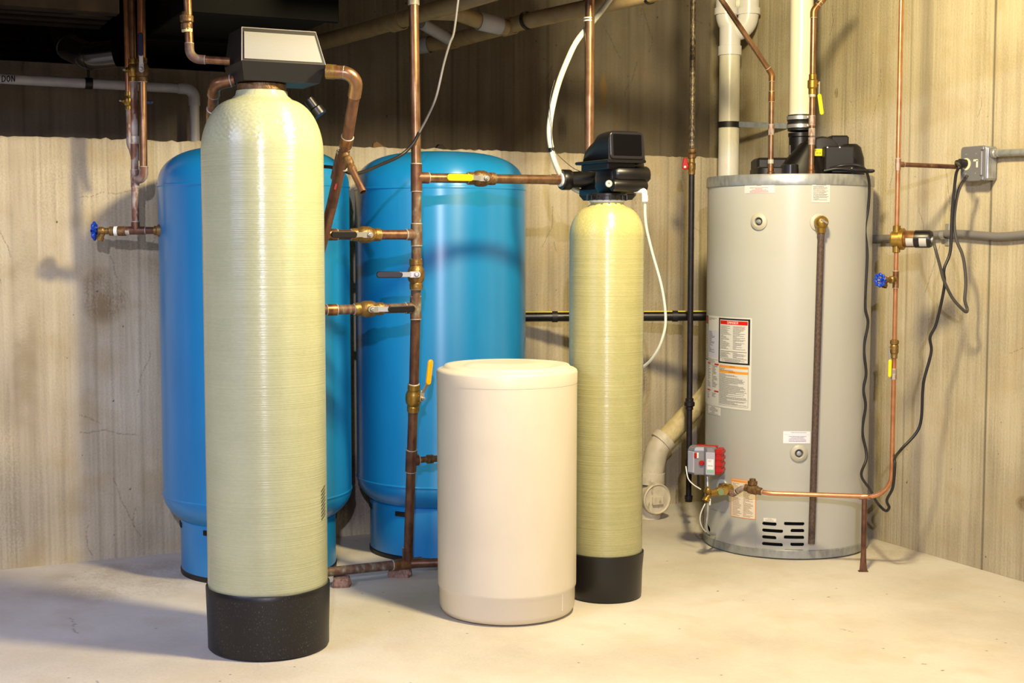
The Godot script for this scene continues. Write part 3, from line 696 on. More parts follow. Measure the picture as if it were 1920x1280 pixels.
func make_ceiling_things() -> void:
	# sheet metal trunk duct running over the filter tank from the crawl space toward the viewer
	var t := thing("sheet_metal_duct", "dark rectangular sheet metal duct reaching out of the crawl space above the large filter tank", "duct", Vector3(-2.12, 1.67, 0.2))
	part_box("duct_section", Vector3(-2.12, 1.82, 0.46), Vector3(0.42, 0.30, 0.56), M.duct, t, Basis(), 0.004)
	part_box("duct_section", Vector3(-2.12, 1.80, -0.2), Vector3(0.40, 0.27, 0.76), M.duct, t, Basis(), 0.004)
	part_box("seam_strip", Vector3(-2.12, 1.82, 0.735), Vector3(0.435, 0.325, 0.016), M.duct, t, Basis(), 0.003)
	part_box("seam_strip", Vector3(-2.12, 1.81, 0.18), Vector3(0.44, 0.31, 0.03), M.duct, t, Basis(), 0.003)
	# low timbers along x at the left, under which the lamp reaches the ledge but not the wall above it
	for k in 4:
		var tb := thing("timber", ["dark timber hung level at the upper left, the nearest and lowest of four", "dark timber at the upper left, second of four from the front", "dark timber at the upper left, third of four from the front", "dark timber at the upper left, farthest of four and closest to the wall"][k], "timber", Vector3(-3.4, 1.66, 0.62 - 0.17 * k), "timbers above the left ledge")
		part_box("beam", Vector3(-3.525 + 0.013 * k, [1.72, 1.735, 1.745, 1.755][k], 0.62 - 0.17 * k), Vector3(2.05, 0.13, 0.05), M.timber, tb, Basis(), 0.003)
		for hx in [-4.2, -2.8]: part_box("hanger_strap", Vector3(hx, 2.07, 0.62 - 0.17 * k), Vector3(0.03, 0.62, 0.004), M.galv, tb)
	# short trunk along x that shades the upper wall at the right of it
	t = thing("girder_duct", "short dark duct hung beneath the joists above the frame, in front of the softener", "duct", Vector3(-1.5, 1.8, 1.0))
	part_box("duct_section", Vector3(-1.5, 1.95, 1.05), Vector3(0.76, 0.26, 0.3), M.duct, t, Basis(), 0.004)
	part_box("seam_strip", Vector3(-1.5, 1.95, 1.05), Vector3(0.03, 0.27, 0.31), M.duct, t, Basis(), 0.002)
	# dropped girder across the room behind the view, which keeps the rear lamp off the upper wall
	t = thing("girder", "dark dropped timber girder crossing the basement just ahead of the camera, above the view", "girder", Vector3(-2.9, 1.79, 3.2))
	part_box("beam", Vector3(-2.9, 2.0, 3.2), Vector3(5.76, 0.42, 0.14), M.timber, t, Basis(), 0.006)
	# round elbow in the crawl space
	t = thing("round_duct_elbow", "glossy black round duct elbow hanging in the dark above the left ledge", "duct", D(165, 95, 4.42))
	var path := fillet([D(108, 20, 4.62), D(128, 88, 4.50), D(168, 106, 4.42), D(216, 100, 4.42)], 0.05, 8)
	part_tube("duct_bend", path, 0.042, M.black_gloss, t, 22)
	for k in [6, 14]: part_lathe("seam_ring", [Vector2(0.041, -0.004), Vector2(0.0435, -0.004), Vector2(0.0435, 0.004), Vector2(0.041, 0.004)], path[k], path[k + 1] - path[k - 1], M.black_gloss, t, 22)
	# thin pvc pipe along the ledge at left
	var r := 0.0165
	var z := -0.12
	var a := atZ(-60, 144, z); var b := atZ(364, 169, z); b.y = a.y; b = Vector3(b.x, hgt(167, b), b.z)
	t = thing("pvc_drain_pipe", "thin grey pvc pipe with handwriting running along the wall above the left ledge", "pipe", Vector3(b.x, 1.36, z))
	run(t, [a, b, Vector3(b.x, 1.362, z)], r, M.pvc_dark, M.pvc_dark, 0.03, "pipe", false)
	var hang := atZ(166, 155, z)
	part_lathe("strap", [Vector2(r, -0.012), Vector2(r * 1.12, -0.012), Vector2(r * 1.12, 0.012), Vector2(r, 0.012)], Vector3(hang.x, lerpf(a.y, b.y, (hang.x - a.x) / (b.x - a.x)), z), Vector3.RIGHT, M.black, t, 18)
	part_box("hanger", Vector3(hang.x, hang.y + 0.055, z), Vector3(0.008, 0.08, 0.003), M.black, t)
	# the handwriting: D O N at the edge of the frame
	var stroke := Sh.new()
	var letters := [[[[0, 0], [0, 1], [0.5, 0.9], [0.7, 0.5], [0.5, 0.1], [0, 0]]], [[[1.3, 0], [1.0, 0.3], [1.0, 0.7], [1.3, 1], [1.6, 0.7], [1.6, 0.3], [1.3, 0]]], [[[2.0, 0], [2.0, 1], [2.6, 0], [2.6, 1]]]]
	for L in letters:
		for st in L:
			var pp := []
			var fine := []
			for j in st.size() - 1:
				for q in 6: fine.append([lerpf(st[j][0], st[j + 1][0], q / 6.0), lerpf(st[j][1], st[j + 1][1], q / 6.0)])
			fine.append(st[-1])
			for k in fine:
				var bpt := atZ(3 + k[0] * 9.0, 154 - k[1] * 11.0, z)
				var dy := bpt.y - lerpf(a.y, b.y, (bpt.x - a.x) / (b.x - a.x))
				pp.append(Vector3(bpt.x, bpt.y, z + sqrt(maxf(0.0, r * r - dy * dy)) + 0.0003))
			stroke.tube(pp, 0.0015, 5)
	obj("handwriting", stroke, plain(Color(0.05, 0.05, 0.06), 0.8), t)
	# drain pipes crossing under the joists at the top of the frame
	t = thing("drain_pipe", "upper tan pvc drain pipe crossing behind the copper riser at the top", "pipe", D(760, 30, 4.6), "dim drain pipes under the joists")
	run(t, [D(585, 84, 4.95), D(690, 55, 4.8), D(830, 14, 4.55), D(1010, -40, 4.3)], 0.028, M.pvc_tan, null, 0.3)
	run(t, [D(800, 22, 4.6), D(856, 24, 4.62), D(905, 42, 4.7), D(950, 52, 4.75)], 0.026, M.pvc_tan, null, 0.06, "branch_pipe")
	coupling_plain(t, D(745, 40, 4.7), D(790, 27, 4.62) - D(745, 40, 4.7), 0.029, 0.05, M.pvc_tan)
	coupling_plain(t, D(918, 44, 4.71), D(950, 52, 4.75) - D(905, 42, 4.7), 0.027, 0.085, M.pvc_dark)
	t = thing("drain_pipe", "lower tan pvc drain pipe with black bands, rising to the right behind the white hose", "pipe", D(1000, 45, 4.7), "dim drain pipes under the joists")
	run(t, [D(782, 86, 5.05), D(850, 76, 4.98), D(985, 40, 4.72), D(1400, -50, 4.25)], 0.027, M.pvc_tan, null, 0.4)
	for k in [[845, 76, 4.98, 0], [954, 49, 4.78, 0], [988, 38, 4.71, 1], [1217, -10, 4.45, 1]]:
		coupling_plain(t, D(k[0], k[1], k[2]), D(985, 40, 4.72) - D(850, 76, 4.98), 0.0275, 0.012 if k[3] else 0.05, M.black if k[3] else M.pvc_tan, "black_band" if k[3] else "coupling")
	run(t, [D(790, 44, 4.85), D(842, 74, 4.96)], 0.02, M.pvc_dark, null, 0.0, "side_branch")
	part_lathe("end_cap", [Vector2(0.03, 0), Vector2(0.03, 0.05), Vector2(0.026, 0.055), Vector2(0, 0.055)], D(806, 83, 5.02), D(782, 86, 5.05) - D(850, 76, 4.98), M.pvc_dark, t, 20)
	# bits lying on the ledge
	var s := Sh.new(); var p := atZ(709, 271, -0.06)
	s.prism(PackedVector2Array([Vector2(-0.02, 0), Vector2(0.022, 0), Vector2(0.016, 0.012), Vector2(-0.006, 0.024), Vector2(-0.018, 0.016)]), 0.012, Transform3D(Basis(), Vector3(p.x, 1.36, -0.07)), 0.001)
	tag(obj("wood_chip", s, plain(Color(0.52, 0.40, 0.27), 0.8)), "small brown wood chip lying on the concrete ledge left of the copper riser", "wood chip")
	s = Sh.new(); p = atZ(825, 283, -0.05)
	s.prism(PackedVector2Array([Vector2(-0.025, 0), Vector2(0.025, 0), Vector2(0.006, 0.02), Vector2(-0.006, 0.02)]), 0.02, Transform3D(Basis(), Vector3(p.x, 1.36, -0.06)), 0.001)
	tag(obj("scrap", s, M.iron_black), "small dark metal scrap lying on the ledge above the right blue tank", "scrap")
	# small globe bulb at the very top left
	t = thing("globe_bulb", "small dark unlit globe bulb hanging at the top left corner", "bulb", D(105, 2, 4.4))
	part_lathe("globe", [Vector2(0, -0.016), Vector2(0.008, -0.0135), Vector2(0.0145, -0.006), Vector2(0.016, 0), Vector2(0.0135, 0.008), Vector2(0.007, 0.0145)], D(105, 1, 4.4), Vector3.UP, plain(Color(0.5, 0.5, 0.55), 0.1), t, 18)
	part_tube("holder", [D(105, -3, 4.4), up_to(D(105, -3, 4.4), -120)], 0.006, M.black, t)
func coupling_plain(parent: Node, p: Vector3, dir: Vector3, r: float, length: float, m: Material, called := "coupling") -> MeshInstance3D:
	var h := length / 2
	return part_lathe(called, [Vector2(r, -h), Vector2(r * 1.13, -h), Vector2(r * 1.13, h), Vector2(r, h)], p, dir, m, parent, 22)

# ---------------------------------------------------------------- tanks
func make_blue_tanks() -> void:
	for k in 2:
		var px: float = [481.0, 827.0][k]
		var c := atZ(px, 640, [0.315, 0.30][k]); c.y = 0
		var R: float = [0.294, 0.284][k]
		var t := thing("pressure_tank", ["left blue pressure tank, half hidden behind the large filter tank", "right blue pressure tank standing behind the copper manifold and the white brine tank"][k], "tank", c, "blue pressure tanks")
		var sh := 0.165; var lo := 0.25; var hi := 1.203
		var prof := [Vector2(0.15, sh - 0.012)]
		for i in range(0, 13):
			var a := deg_to_rad(-62 + 62.0 * i / 12)
			prof.append(Vector2(R * (0.30 + 0.70 * cos(a)), lo + 0.115 * sin(a)))
		part_lathe("lower_bowl", prof, c, Vector3.UP, M.blue, t, 72, 60)
		prof = [Vector2(R, lo), Vector2(R, hi)]
		part_lathe("shell", prof, c, Vector3.UP, M.blue, t, 72)
		prof = []
		for i in range(0, 17):
			var a := PI / 2 * i / 16
			prof.append(Vector2(R * pow(cos(a), 0.62) if i < 16 else 0.0, hi + 0.125 * pow(sin(a), 0.86)))
		part_lathe("dome", prof, c, Vector3.UP, M.blue, t, 72, 60)
		for h in [lo, hi]:
			part_lathe("weld_seam", [Vector2(R - 0.001, h - 0.005), Vector2(R + 0.0022, h - 0.002), Vector2(R + 0.0022, h + 0.002), Vector2(R - 0.001, h + 0.005)], c, Vector3.UP, M.blue, t, 72, 80)
		var rs := 0.242
		var skirt := part_lathe("skirt", [Vector2(rs - 0.006, 0.004), Vector2(rs, 0.004), Vector2(rs, sh + 0.006), Vector2(rs - 0.004, sh + 0.01), Vector2(rs - 0.03, sh + 0.01)], c, Vector3.UP, M.blue, t, 64)
		part_lathe("rubber_foot", [Vector2(rs - 0.01, 0), Vector2(rs + 0.002, 0), Vector2(rs + 0.003, 0.012), Vector2(rs, 0.016), Vector2(rs - 0.01, 0.016)], c, Vector3.UP, M.rubber, t, 64)
		for az in 8:
			var a := atan2(EYE.x - c.x, EYE.z - c.z) + deg_to_rad([-38.0, -33.0][k] + 45.0 * az)
			var n := Vector3(sin(a), 0, cos(a))
			part_box("slot", c + n * rs + Vector3(0, sh - 0.012, 0), Vector3(0.045, 0.016, 0.006), M.dark, skirt, look(n), 0.002)

func make_filter_tank() -> void:
	var c := Vector3(-2.25, 0, 1.16)
	var t := thing("water_filter", "large pale yellow fiberglass filter tank with silver-faced control head, nearest the viewer", "water filter", c)
	var R := 0.1515
	var prof := [Vector2(R * 0.9, 0.02), Vector2(R, 0.05), Vector2(R, 1.262)]
	for i in range(1, 15):
		var a := deg_to_rad(78.0 * i / 14)
		prof.append(Vector2(0.045 + (R - 0.045) * pow(cos(a), 0.75), 1.262 + 0.128 * pow(sin(a), 1.15)))
	prof.append_array([Vector2(0.066, 1.396), Vector2(0.063, 1.408)])
	part_lathe("fiberglass_shell", prof, c, Vector3.UP, fiberglass(Color(0.64, 0.655, 0.495), Color(0.78, 0.795, 0.65), Color(0.83, 0.84, 0.70), 41, 0.25, 0.13), t, 80, 60)
	part_lathe("base", [Vector2(0, 0), Vector2(R - 0.004, 0), Vector2(R + 0.002, 0.006), Vector2(R + 0.0025, 0.05), Vector2(R + 0.0055, 0.15), Vector2(R + 0.0055, 0.162), Vector2(R + 0.003, 0.165), Vector2(R, 0.162)], c, Vector3.UP, speckled(), t, 72)
	part_lathe("neck_ring", [Vector2(0.058, 1.404), Vector2(0.061, 1.406), Vector2(0.061, 1.424), Vector2(0.05, 1.43)], c, Vector3.UP, M.brass_bronze, t, 32)
	# control head, a faceted black cover: top, widest edge, bottom
	var h := c + Vector3(0.032, 0, 0.0)
	var zf := 0.088; var zb := -0.078
	var lvl := func(y: float, hw: float, f: float, bk: float) -> Array:
		return [h + Vector3(-hw, y, f), h + Vector3(hw, y, f), h + Vector3(hw, y, bk), h + Vector3(-hw, y, bk)]
	var y0 := 1.427; var y1 := 1.471; var y2 := 1.556
	var s := Sh.new()
	s.loft([lvl.call(y0, 0.096, zf - 0.016, zb + 0.012), lvl.call(y1, 0.1055, zf, zb), lvl.call(y2, 0.0935, zf - 0.040, zb + 0.004)], false)
	var head := obj("control_head", s, M.black_rough, t)
	# silver plate on the sloped face, inside a thin raised rim
	var A := h + Vector3(-0.1055, y1, zf); var B := h + Vector3(0.1055, y1, zf); var C := h + Vector3(0.0935, y2, zf - 0.040); var E := h + Vector3(-0.0935, y2, zf - 0.040)
	var n := (B - A).cross(E - A).normalized()
	var on := func(u: float, v: float, lift: float) -> Vector3: return A.lerp(B, u).lerp(E.lerp(C, u), v) + n * lift
	s = Sh.new()
	var pl := [on.call(0.03, 0.055, 0.0), on.call(0.965, 0.055, 0.0), on.call(0.965, 0.865, 0.0), on.call(0.03, 0.865, 0.0)]
	var pt := []
	for p in pl: pt.append(p + n * 0.0022)
	s.flat(pt, n, [Vector2(0, 1), Vector2(1, 1), Vector2(1, 0), Vector2(0, 0)])
	for k in 4: s.flat([pl[k], pl[(k + 1) % 4], pt[(k + 1) % 4], pt[k]], pl[k] + pl[(k + 1) % 4] - pl[0] - pl[2])
	obj("face_plate", s, mottled([[0.0, Color(0.47, 0.475, 0.485)], [1.0, Color(0.57, 0.575, 0.585)]], 44, 0.2, 14.0, 0.55, 0.2), head)
	s = Sh.new()
	for e in [[[0.0, 0.0], [0.0, 1.0]], [[0.0, 1.0], [1.0, 1.0]], [[1.0, 1.0], [1.0, 0.0]]]:
		s.tube([on.call(e[0][0], e[0][1], 0.0), on.call(e[1][0], e[1][1], 0.0)], 0.0014, 6)
	obj("rim", s, plain(Color(0.55, 0.54, 0.55), 0.35), head)
	part_lathe("side_screw", [Vector2(0.005, 0), Vector2(0.005, 0.008), Vector2(0, 0.009)], h + Vector3(-0.1, 1.49, -0.055), Vector3(-1, 0, 0), M.zinc, head, 14)
	# black fitting behind the shoulder
	part_lathe("injector_cap", [Vector2(0, 0), Vector2(0.02, 0), Vector2(0.02, 0.02), Vector2(0.014, 0.024), Vector2(0.014, 0.05), Vector2(0, 0.05)], D(600, 216, 3.66), (D(585, 196, 3.66) - D(602, 219, 3.66)), M.black, t, 18)
	# print at the right edge of the shell
	s = Sh.new()
	var az0 := atan2(EYE.x - c.x, EYE.z - c.z) + asin(0.885)
	for i in 9:
		var y := 0.332 + i * 0.009
		var f := s.v.size()
		for q in 6:
			var a := az0 + deg_to_rad(10.0 * q / 5)
			for e in 2: s.put(c + Vector3(sin(a), 0, cos(a)) * (R + 0.0007) + Vector3(0, y + 0.004 * e + 0.012 * q / 5, 0), Vector3(sin(a), 0, cos(a)))
		s.grid(6, 2, f)
	obj("printed_lines", s, plain(Color(0.22, 0.22, 0.2), 0.7), t)

func speckled() -> StandardMaterial3D:
	return mottled([[0.0, Color(0.042, 0.04, 0.05)], [0.70, Color(0.058, 0.054, 0.068)], [0.80, Color(0.07, 0.065, 0.075)], [0.83, Color(0.4, 0.39, 0.38)], [1.0, Color(0.6, 0.59, 0.57)]], 47, 0.2, 5.0, 0.42, 0.0)

func make_softener_tank() -> void:
	var c := Vector3(-1.223, 0, 1.101)
	var t := thing("water_softener", "slim yellow fiberglass softener tank with a black control valve, beside the white brine tank", "water softener", c)
	var R := 0.1075
	var prof := [Vector2(R * 0.9, 0.02), Vector2(R, 0.05), Vector2(R, 1.05)]
	for i in range(1, 13):
		var a := deg_to_rad(76.0 * i / 12)
		prof.append(Vector2(0.03 + (R - 0.03) * pow(cos(a), 0.75), 1.05 + 0.086 * pow(sin(a), 1.1)))
	prof.append_array([Vector2(0.048, 1.139), Vector2(0.046, 1.150)])
	part_lathe("fiberglass_shell", prof, c, Vector3.UP, fiberglass(Color(0.60, 0.59, 0.39), Color(0.74, 0.73, 0.53), Color(0.80, 0.775, 0.52), 51, 0.9, 0.12), t, 72, 60)
	part_lathe("base", [Vector2(0, 0), Vector2(R - 0.006, 0), Vector2(R - 0.001, 0.008), Vector2(R + 0.001, 0.08), Vector2(R + 0.005, 0.125), Vector2(R + 0.005, 0.134), Vector2(R, 0.136)], c, Vector3.UP, M.black, t, 64)
	var base_y := 1.148
	part_lathe("neck_ring", [Vector2(0.045, 1.146), Vector2(0.050, 1.146), Vector2(0.050, 1.152), Vector2(0.045, 1.152)], c, Vector3.UP, M.white_plastic, t, 36)
	var s := Sh.new()
	s.lathe([Vector2(0.02, base_y + 0.004), Vector2(0.056, base_y + 0.004), Vector2(0.056, base_y + 0.014), Vector2(0.058, base_y + 0.016), Vector2(0.058, base_y + 0.022), Vector2(0.03, base_y + 0.024)], c, Vector3.UP, 36)
	for k in 18:
		var a := TAU * k / 18
		s.rbox(c + Vector3(sin(a), 0, cos(a)) * 0.057 + Vector3(0, base_y + 0.010, 0), Vector3(0.006, 0.014, 0.005), look(Vector3(sin(a), 0, cos(a))), 0.001)
	obj("collar_nut", s, M.black, t)
	# valve body
	s = Sh.new()
	var cy := base_y + 0.024
	s.loft([ellipse(c + Vector3(0.034, cy, 0), Vector3(0.048, 0, 0), Vector3(0, 0, 0.055), 28, 0.7), ellipse(c + Vector3(0.034, cy + 0.02, 0.0), Vector3(0.054, 0, 0), Vector3(0, 0, 0.066), 28, 0.6), ellipse(c + Vector3(0.034, cy + 0.05, 0), Vector3(0.054, 0, 0), Vector3(0, 0, 0.064), 28, 0.6), ellipse(c + Vector3(0.034, cy + 0.085, 0), Vector3(0.05, 0, 0), Vector3(0, 0, 0.055), 28, 0.7)])
	s.lathe([Vector2(0, -0.022), Vector2(0.018, -0.022), Vector2(0.024, -0.014), Vector2(0.024, 0.085), Vector2(0.021, 0.09), Vector2(0, 0.09)], c + Vector3(0.012, cy + 0.052, 0.052), Vector3.RIGHT, 24)
	s.lathe([Vector2(0, -0.03), Vector2(0.016, -0.03), Vector2(0.018, -0.026), Vector2(0.018, 0.075), Vector2(0.015, 0.08), Vector2(0, 0.08)], c + Vector3(0.012, cy + 0.020, 0.060), Vector3.RIGHT, 24)
	s.lathe([Vector2(0, -0.03), Vector2(0.026, -0.03), Vector2(0.033, -0.02), Vector2(0.033, 0.065), Vector2(0.028, 0.075), Vector2(0, 0.075)], c + Vector3(0.02, cy + 0.074, 0.02), Vector3.RIGHT, 24)
	obj("valve_body", s, M.black, t)
	var bolt := c + Vector3(-0.030, cy + 0.024, 0.062)
	part_lathe("injector_screw", [Vector2(0.0105, 0), Vector2(0.0105, 0.008), Vector2(0.009, 0.010), Vector2(0.003, 0.010), Vector2(0.003, 0.007), Vector2(0, 0.007)], bolt, Vector3(-0.45, 0, 0.9), plain(Color(0.6, 0.6, 0.58), 0.4, 0.3), t, 20)
	# bypass manifold behind: a fat horizontal cylinder to the copper pipe and back leg to the riser
	var zb := 0.864
	var port := atZ(1060, 337, zb)
	s = Sh.new()
	var e := atZ(1128, 334, zb + 0.03)
	s.lathe([Vector2(0.0245, 0.0), Vector2(0.0265, 0.10), Vector2(0.0255, 0.118), Vector2(0.021, 0.130), Vector2(0.012, 0.137), Vector2(0, 0.139)], Vector3(port.x + 0.012, port.y, zb), Vector3(0.9, 0.02, 0.75), 30)
	s.lathe([Vector2(0.026, 0), Vector2(0.026, 0.16)], Vector3(port.x + 0.095, port.y - 0.012, zb), Vector3(0, 0, 1), 22)
	s.lathe([Vector2(0.026, 0), Vector2(0.026, 0.16)], Vector3(-1.15, port.y - 0.012, zb), Vector3(0, 0, 1), 22)
	s.rbox(Vector3(port.x + 0.095, port.y - 0.040, zb + 0.09), Vector3(0.12, 0.045, 0.16), Basis(), 0.014)
	s.lathe([Vector2(0.024, -0.02), Vector2(0.024, 0.045), Vector2(0, 0.045)], Vector3(-1.15, port.y, zb), Vector3.UP, 22)
	obj("bypass_body", s, M.black, t)
	s = Sh.new()
	s.lathe([Vector2(0.016, -0.014), Vector2(0.029, -0.014), Vector2(0.031, -0.010), Vector2(0.031, 0.014), Vector2(0.028, 0.018), Vector2(0.024, 0.018)], port, Vector3.RIGHT, 26)
	obj("union_nut", s, M.black, t)
	part_lathe("nut_ring", [Vector2(0.014, -0.006), Vector2(0.021, -0.006), Vector2(0.021, 0.0), Vector2(0.014, 0.0)], port + Vector3(-0.014, 0, 0), Vector3.RIGHT, M.white_plastic, t, 20)
	part_tube("drain_stub", [c + Vector3(0.08, cy + 0.044, 0.05), c + Vector3(0.112, cy + 0.044, 0.05)], 0.0065, M.cord_gray, t)
	# cover: swept back hood, front bezel with a dark screen
	var cov := c + Vector3(0.016, 0, 0)
	var by := 1.262
	var hood := []
	for k in [[0.078, 0.0600, 0.078], [0.072, 0.0590, 0.0825], [0.030, 0.0575, 0.0825], [0.0, 0.0565, 0.079], [-0.022, 0.054, 0.064], [-0.055, 0.051, 0.054], [-0.085, 0.046, 0.040], [-0.098, 0.042, 0.022]]:
		var z: float = k[0]; var hw: float = k[1]; var hh: float = k[2]
		var ring := []
		var pr := PackedVector2Array([Vector2(-hw, 0), Vector2(hw, 0)])
		var rr := minf(0.022, hh * 0.5)
		for i in 7: pr.append(Vector2(hw - rr - 0.002, hh - rr) + Vector2.from_angle(PI / 2 * i / 6) * rr)
		for i in 7: pr.append(Vector2(-hw + rr + 0.002, hh - rr) + Vector2.from_angle(PI / 2 + PI / 2 * i / 6) * rr)
		for p in pr: ring.append(cov + Vector3(p.x, by + p.y, z + (0.006 * (1.0 - p.y / 0.08) if z > 0.05 else 0.0)))
		hood.append(ring)
	s = Sh.new(); s.loft(hood, true)
	var cover := obj("cover", s, M.black_rough, t)
	part_box("cover_rim", cov + Vector3(0, by - 0.002, -0.011), Vector3(0.126, 0.009, 0.196), M.black, cover, Basis(), 0.003)
	part_box("cover_skirt", cov + Vector3(-0.006, by - 0.014, -0.01), Vector3(0.09, 0.02, 0.15), M.black, cover, Basis(), 0.003)
	var fr := Basis(Vector3.RIGHT, atan2(0.006, 0.08) * -1.0)
	s = Sh.new()
	s.prism(round_rect(0.112, 0.075, 0.012, 5), 0.006, Transform3D(fr, cov + Vector3(0, by + 0.041, 0.0805)), 0.0025)
	obj("bezel", s, plain(Color(0.12, 0.115, 0.135), 0.3), cover)
	s = Sh.new()
	s.prism(round_rect(0.092, 0.060, 0.003, 3), 0.0015, Transform3D(fr, cov + Vector3(0, by + 0.0425, 0.0862)), 0.0004)
	obj("screen", s, M.screen, cover)
	# white brine elbow and its tube
	var w0 := D(1198, 357, 3.97); var w1 := D(1208, 358, 3.97); var w2 := D(1209, 378, 3.97)
	s = Sh.new(); s.tube(fillet([D(1190, 356, 3.98), w1, w2], 0.006), 0.0085, 14)
	s.lathe([Vector2(0.0095, 0), Vector2(0.0095, -0.014), Vector2(0.006, -0.014)], D(1209, 366, 3.97), Vector3.UP, 6)
	obj("brine_elbow", s, M.white_plastic, t)
	var tube := []
	for k in [[1209, 372, 3.97], [1211, 420, 3.98], [1222, 470, 3.99], [1241, 540, 4.0], [1248, 600, 4.01], [1240, 640, 4.02], [1224, 670, 4.04], [1205, 688, 4.07], [1180, 700, 4.1], [1120, 708, 4.1], [1060, 700, 4.0]]: tube.append(D(k[0], k[1], k[2]))
	var bt := thing("brine_tube", "thin translucent white tube curving down from the softener valve elbow", "tube", tube[5])
	part_tube("tubing", curve(tube), 0.0042, M.hose, bt, 10)

func make_brine_tank() -> void:
	var c := Vector3(-1.55, 0, 1.118)
	var t := thing("brine_tank", "round almond white plastic brine tank with a recessed lid, in the middle foreground", "tank", c)
	var R := 0.1945
	part_lathe("body", [Vector2(0, 0), Vector2(R - 0.03, 0), Vector2(R - 0.012, 0.006), Vector2(R - 0.004, 0.022), Vector2(R - 0.0035, 0.072), Vector2(R - 0.0005, 0.077), Vector2(R, 0.085), Vector2(R + 0.001, 0.645), Vector2(R - 0.02, 0.65)], c, Vector3.UP, M.almond, t, 96, 50)
	var L := 0.648
	part_lathe("lid", [Vector2(R - 0.004, L - 0.006), Vector2(R + 0.0015, L - 0.004), Vector2(R + 0.002, L + 0.026), Vector2(R, L + 0.032), Vector2(R - 0.006, L + 0.036), Vector2(R - 0.014, L + 0.037), Vector2(R - 0.018, L + 0.041), Vector2(R - 0.022, L + 0.046), Vector2(R - 0.034, L + 0.047), Vector2(R - 0.040, L + 0.046), Vector2(R - 0.055, L + 0.040), Vector2(0, L + 0.040)], c, Vector3.UP, M.almond, t, 96, 50)
	# low bar across the lid
	var s := Sh.new()
	var n := Vector3(EYE.x - c.x, 0, EYE.z - c.z).normalized()
	var side := n.cross(Vector3.UP)
	s.loft([ellipse(c + Vector3(0, L + 0.040, 0) - n * 0.02, side * 0.125, n * 0.10, 40), ellipse(c + Vector3(0, L + 0.046, 0) - n * 0.03, side * 0.11, n * 0.085, 40), ellipse(c + Vector3(0, L + 0.049, 0) - n * 0.035, side * 0.09, n * 0.07, 40)])
	obj("lid_dome", s, M.almond, t)
	# the moulded overlap mark low on the right
	var a := atan2(n.x, n.z) + asin(0.79)
	var d := Vector3(sin(a), 0, cos(a))
	part_box("mould_rib", c + d * (R - 0.0035) + Vector3(0, 0.05, 0), Vector3(0.003, 0.046, 0.004), M.almond, t, look(d), 0.001)

# ---------------------------------------------------------------- water heater
const HC := Vector3(-0.311, 0, 0.749)
const HR := 0.2746
func haz(px: float) -> float:
	return atan2(EYE.x - HC.x, EYE.z - HC.z) + asin(clampf((px - 1482.5) / 155.5, -1.0, 1.0))
func hn(a: float) -> Vector3:
	return Vector3(sin(a), 0, cos(a))
func hp(px: float, py: float, off := 0.0) -> Vector3:      # the point of the jacket seen at a pixel
	var n := hn(haz(px)); var p := HC + n * HR
	p.y = hgt(py, p); return p + n * off
func jacket_patch(called: String, px0: float, px1: float, y0: float, y1: float, off: float, m: Material, parent: Node) -> MeshInstance3D:
	# a thin sheet bent round the jacket from pixel column px0 to px1, heights y0 to y1
	var s := Sh.new()
	var a0 := haz(px0); var a1 := haz(px1); var k := 14
	for r in 2:
		for c in k + 1:
			var n := hn(lerpf(a0, a1, float(c) / k))
			s.put(HC + n * (HR + off) + Vector3(0, y1 if r == 0 else y0, 0), n, Vector2(float(c) / k, r))
	s.grid(2, k + 1, 0)
	for e in [[y0, Vector3.DOWN], [y1, Vector3.UP]]:
		var f := s.v.size()
		for r in 2:
			for c in k + 1:
				s.put(HC + hn(lerpf(a0, a1, float(c) / k)) * (HR + off * (1 - r)) + Vector3(0, e[0], 0), e[1], Vector2(0.01, 0.01))
		s.grid(2, k + 1, f)
	for e in [a0, a1]:
		var n := hn(e); var sd := hn(e + 0.1 * (1 if e == a1 else -1)) - n
		s.flat([HC + n * HR + Vector3(0, y0, 0), HC + n * (HR + off) + Vector3(0, y0, 0), HC + n * (HR + off) + Vector3(0, y1, 0), HC + n * HR + Vector3(0, y1, 0)], sd)
	return obj(called, s, m, parent)

const FONT := {"D": [30, 17, 17, 17, 17, 17, 30], "A": [14, 17, 17, 31, 17, 17, 17], "N": [17, 25, 21, 21, 19, 17, 17], "G": [14, 17, 16, 23, 17, 17, 14], "E": [31, 16, 16, 30, 16, 16, 31], "R": [30, 17, 17, 30, 20, 18, 17]}
func write(im: Image, word: String, x: int, y: int, k: int, c: Color) -> void:
	for ch in word:
		if FONT.has(ch):
			for r in 7:
				for b in 5:
					if (FONT[ch][r] >> (4 - b)) & 1: im.fill_rect(Rect2i(x + b * k, y + r * k, k, k), c)
		x += 6 * k
func small_print(im: Image, rect: Rect2i, pitch: int, c: Color, rng: RandomNumberGenerator, centre := false, fill := 0.85) -> void:
	# lines of print too small to read in the photograph
	var y := rect.position.y
	while y + 2 <= rect.end.y:
		var length := int(rect.size.x * rng.randf_range(fill - 0.35, fill + 0.1))
		if rng.randf() < 0.1: length = int(length * 0.4)
		var x := rect.position.x + (int((rect.size.x - length) / 2.0) if centre else 0)
		var stop := mini(x + length, rect.end.x)
		while x < stop:
			var wd := rng.randi_range(3, 9)
			var cc := c.lerp(Color(0.8, 0.8, 0.78), rng.randf_range(0.0, 0.3))
			im.fill_rect(Rect2i(x, y, mini(wd, stop - x), maxi(1, pitch / 2)), cc)
			x += wd + 2
		y += pitch
func label_mat(im: Image) -> StandardMaterial3D:
	var m := StandardMaterial3D.new(); m.albedo_texture = ImageTexture.create_from_image(im); m.roughness = 0.42; m.texture_repeat = false
	return m

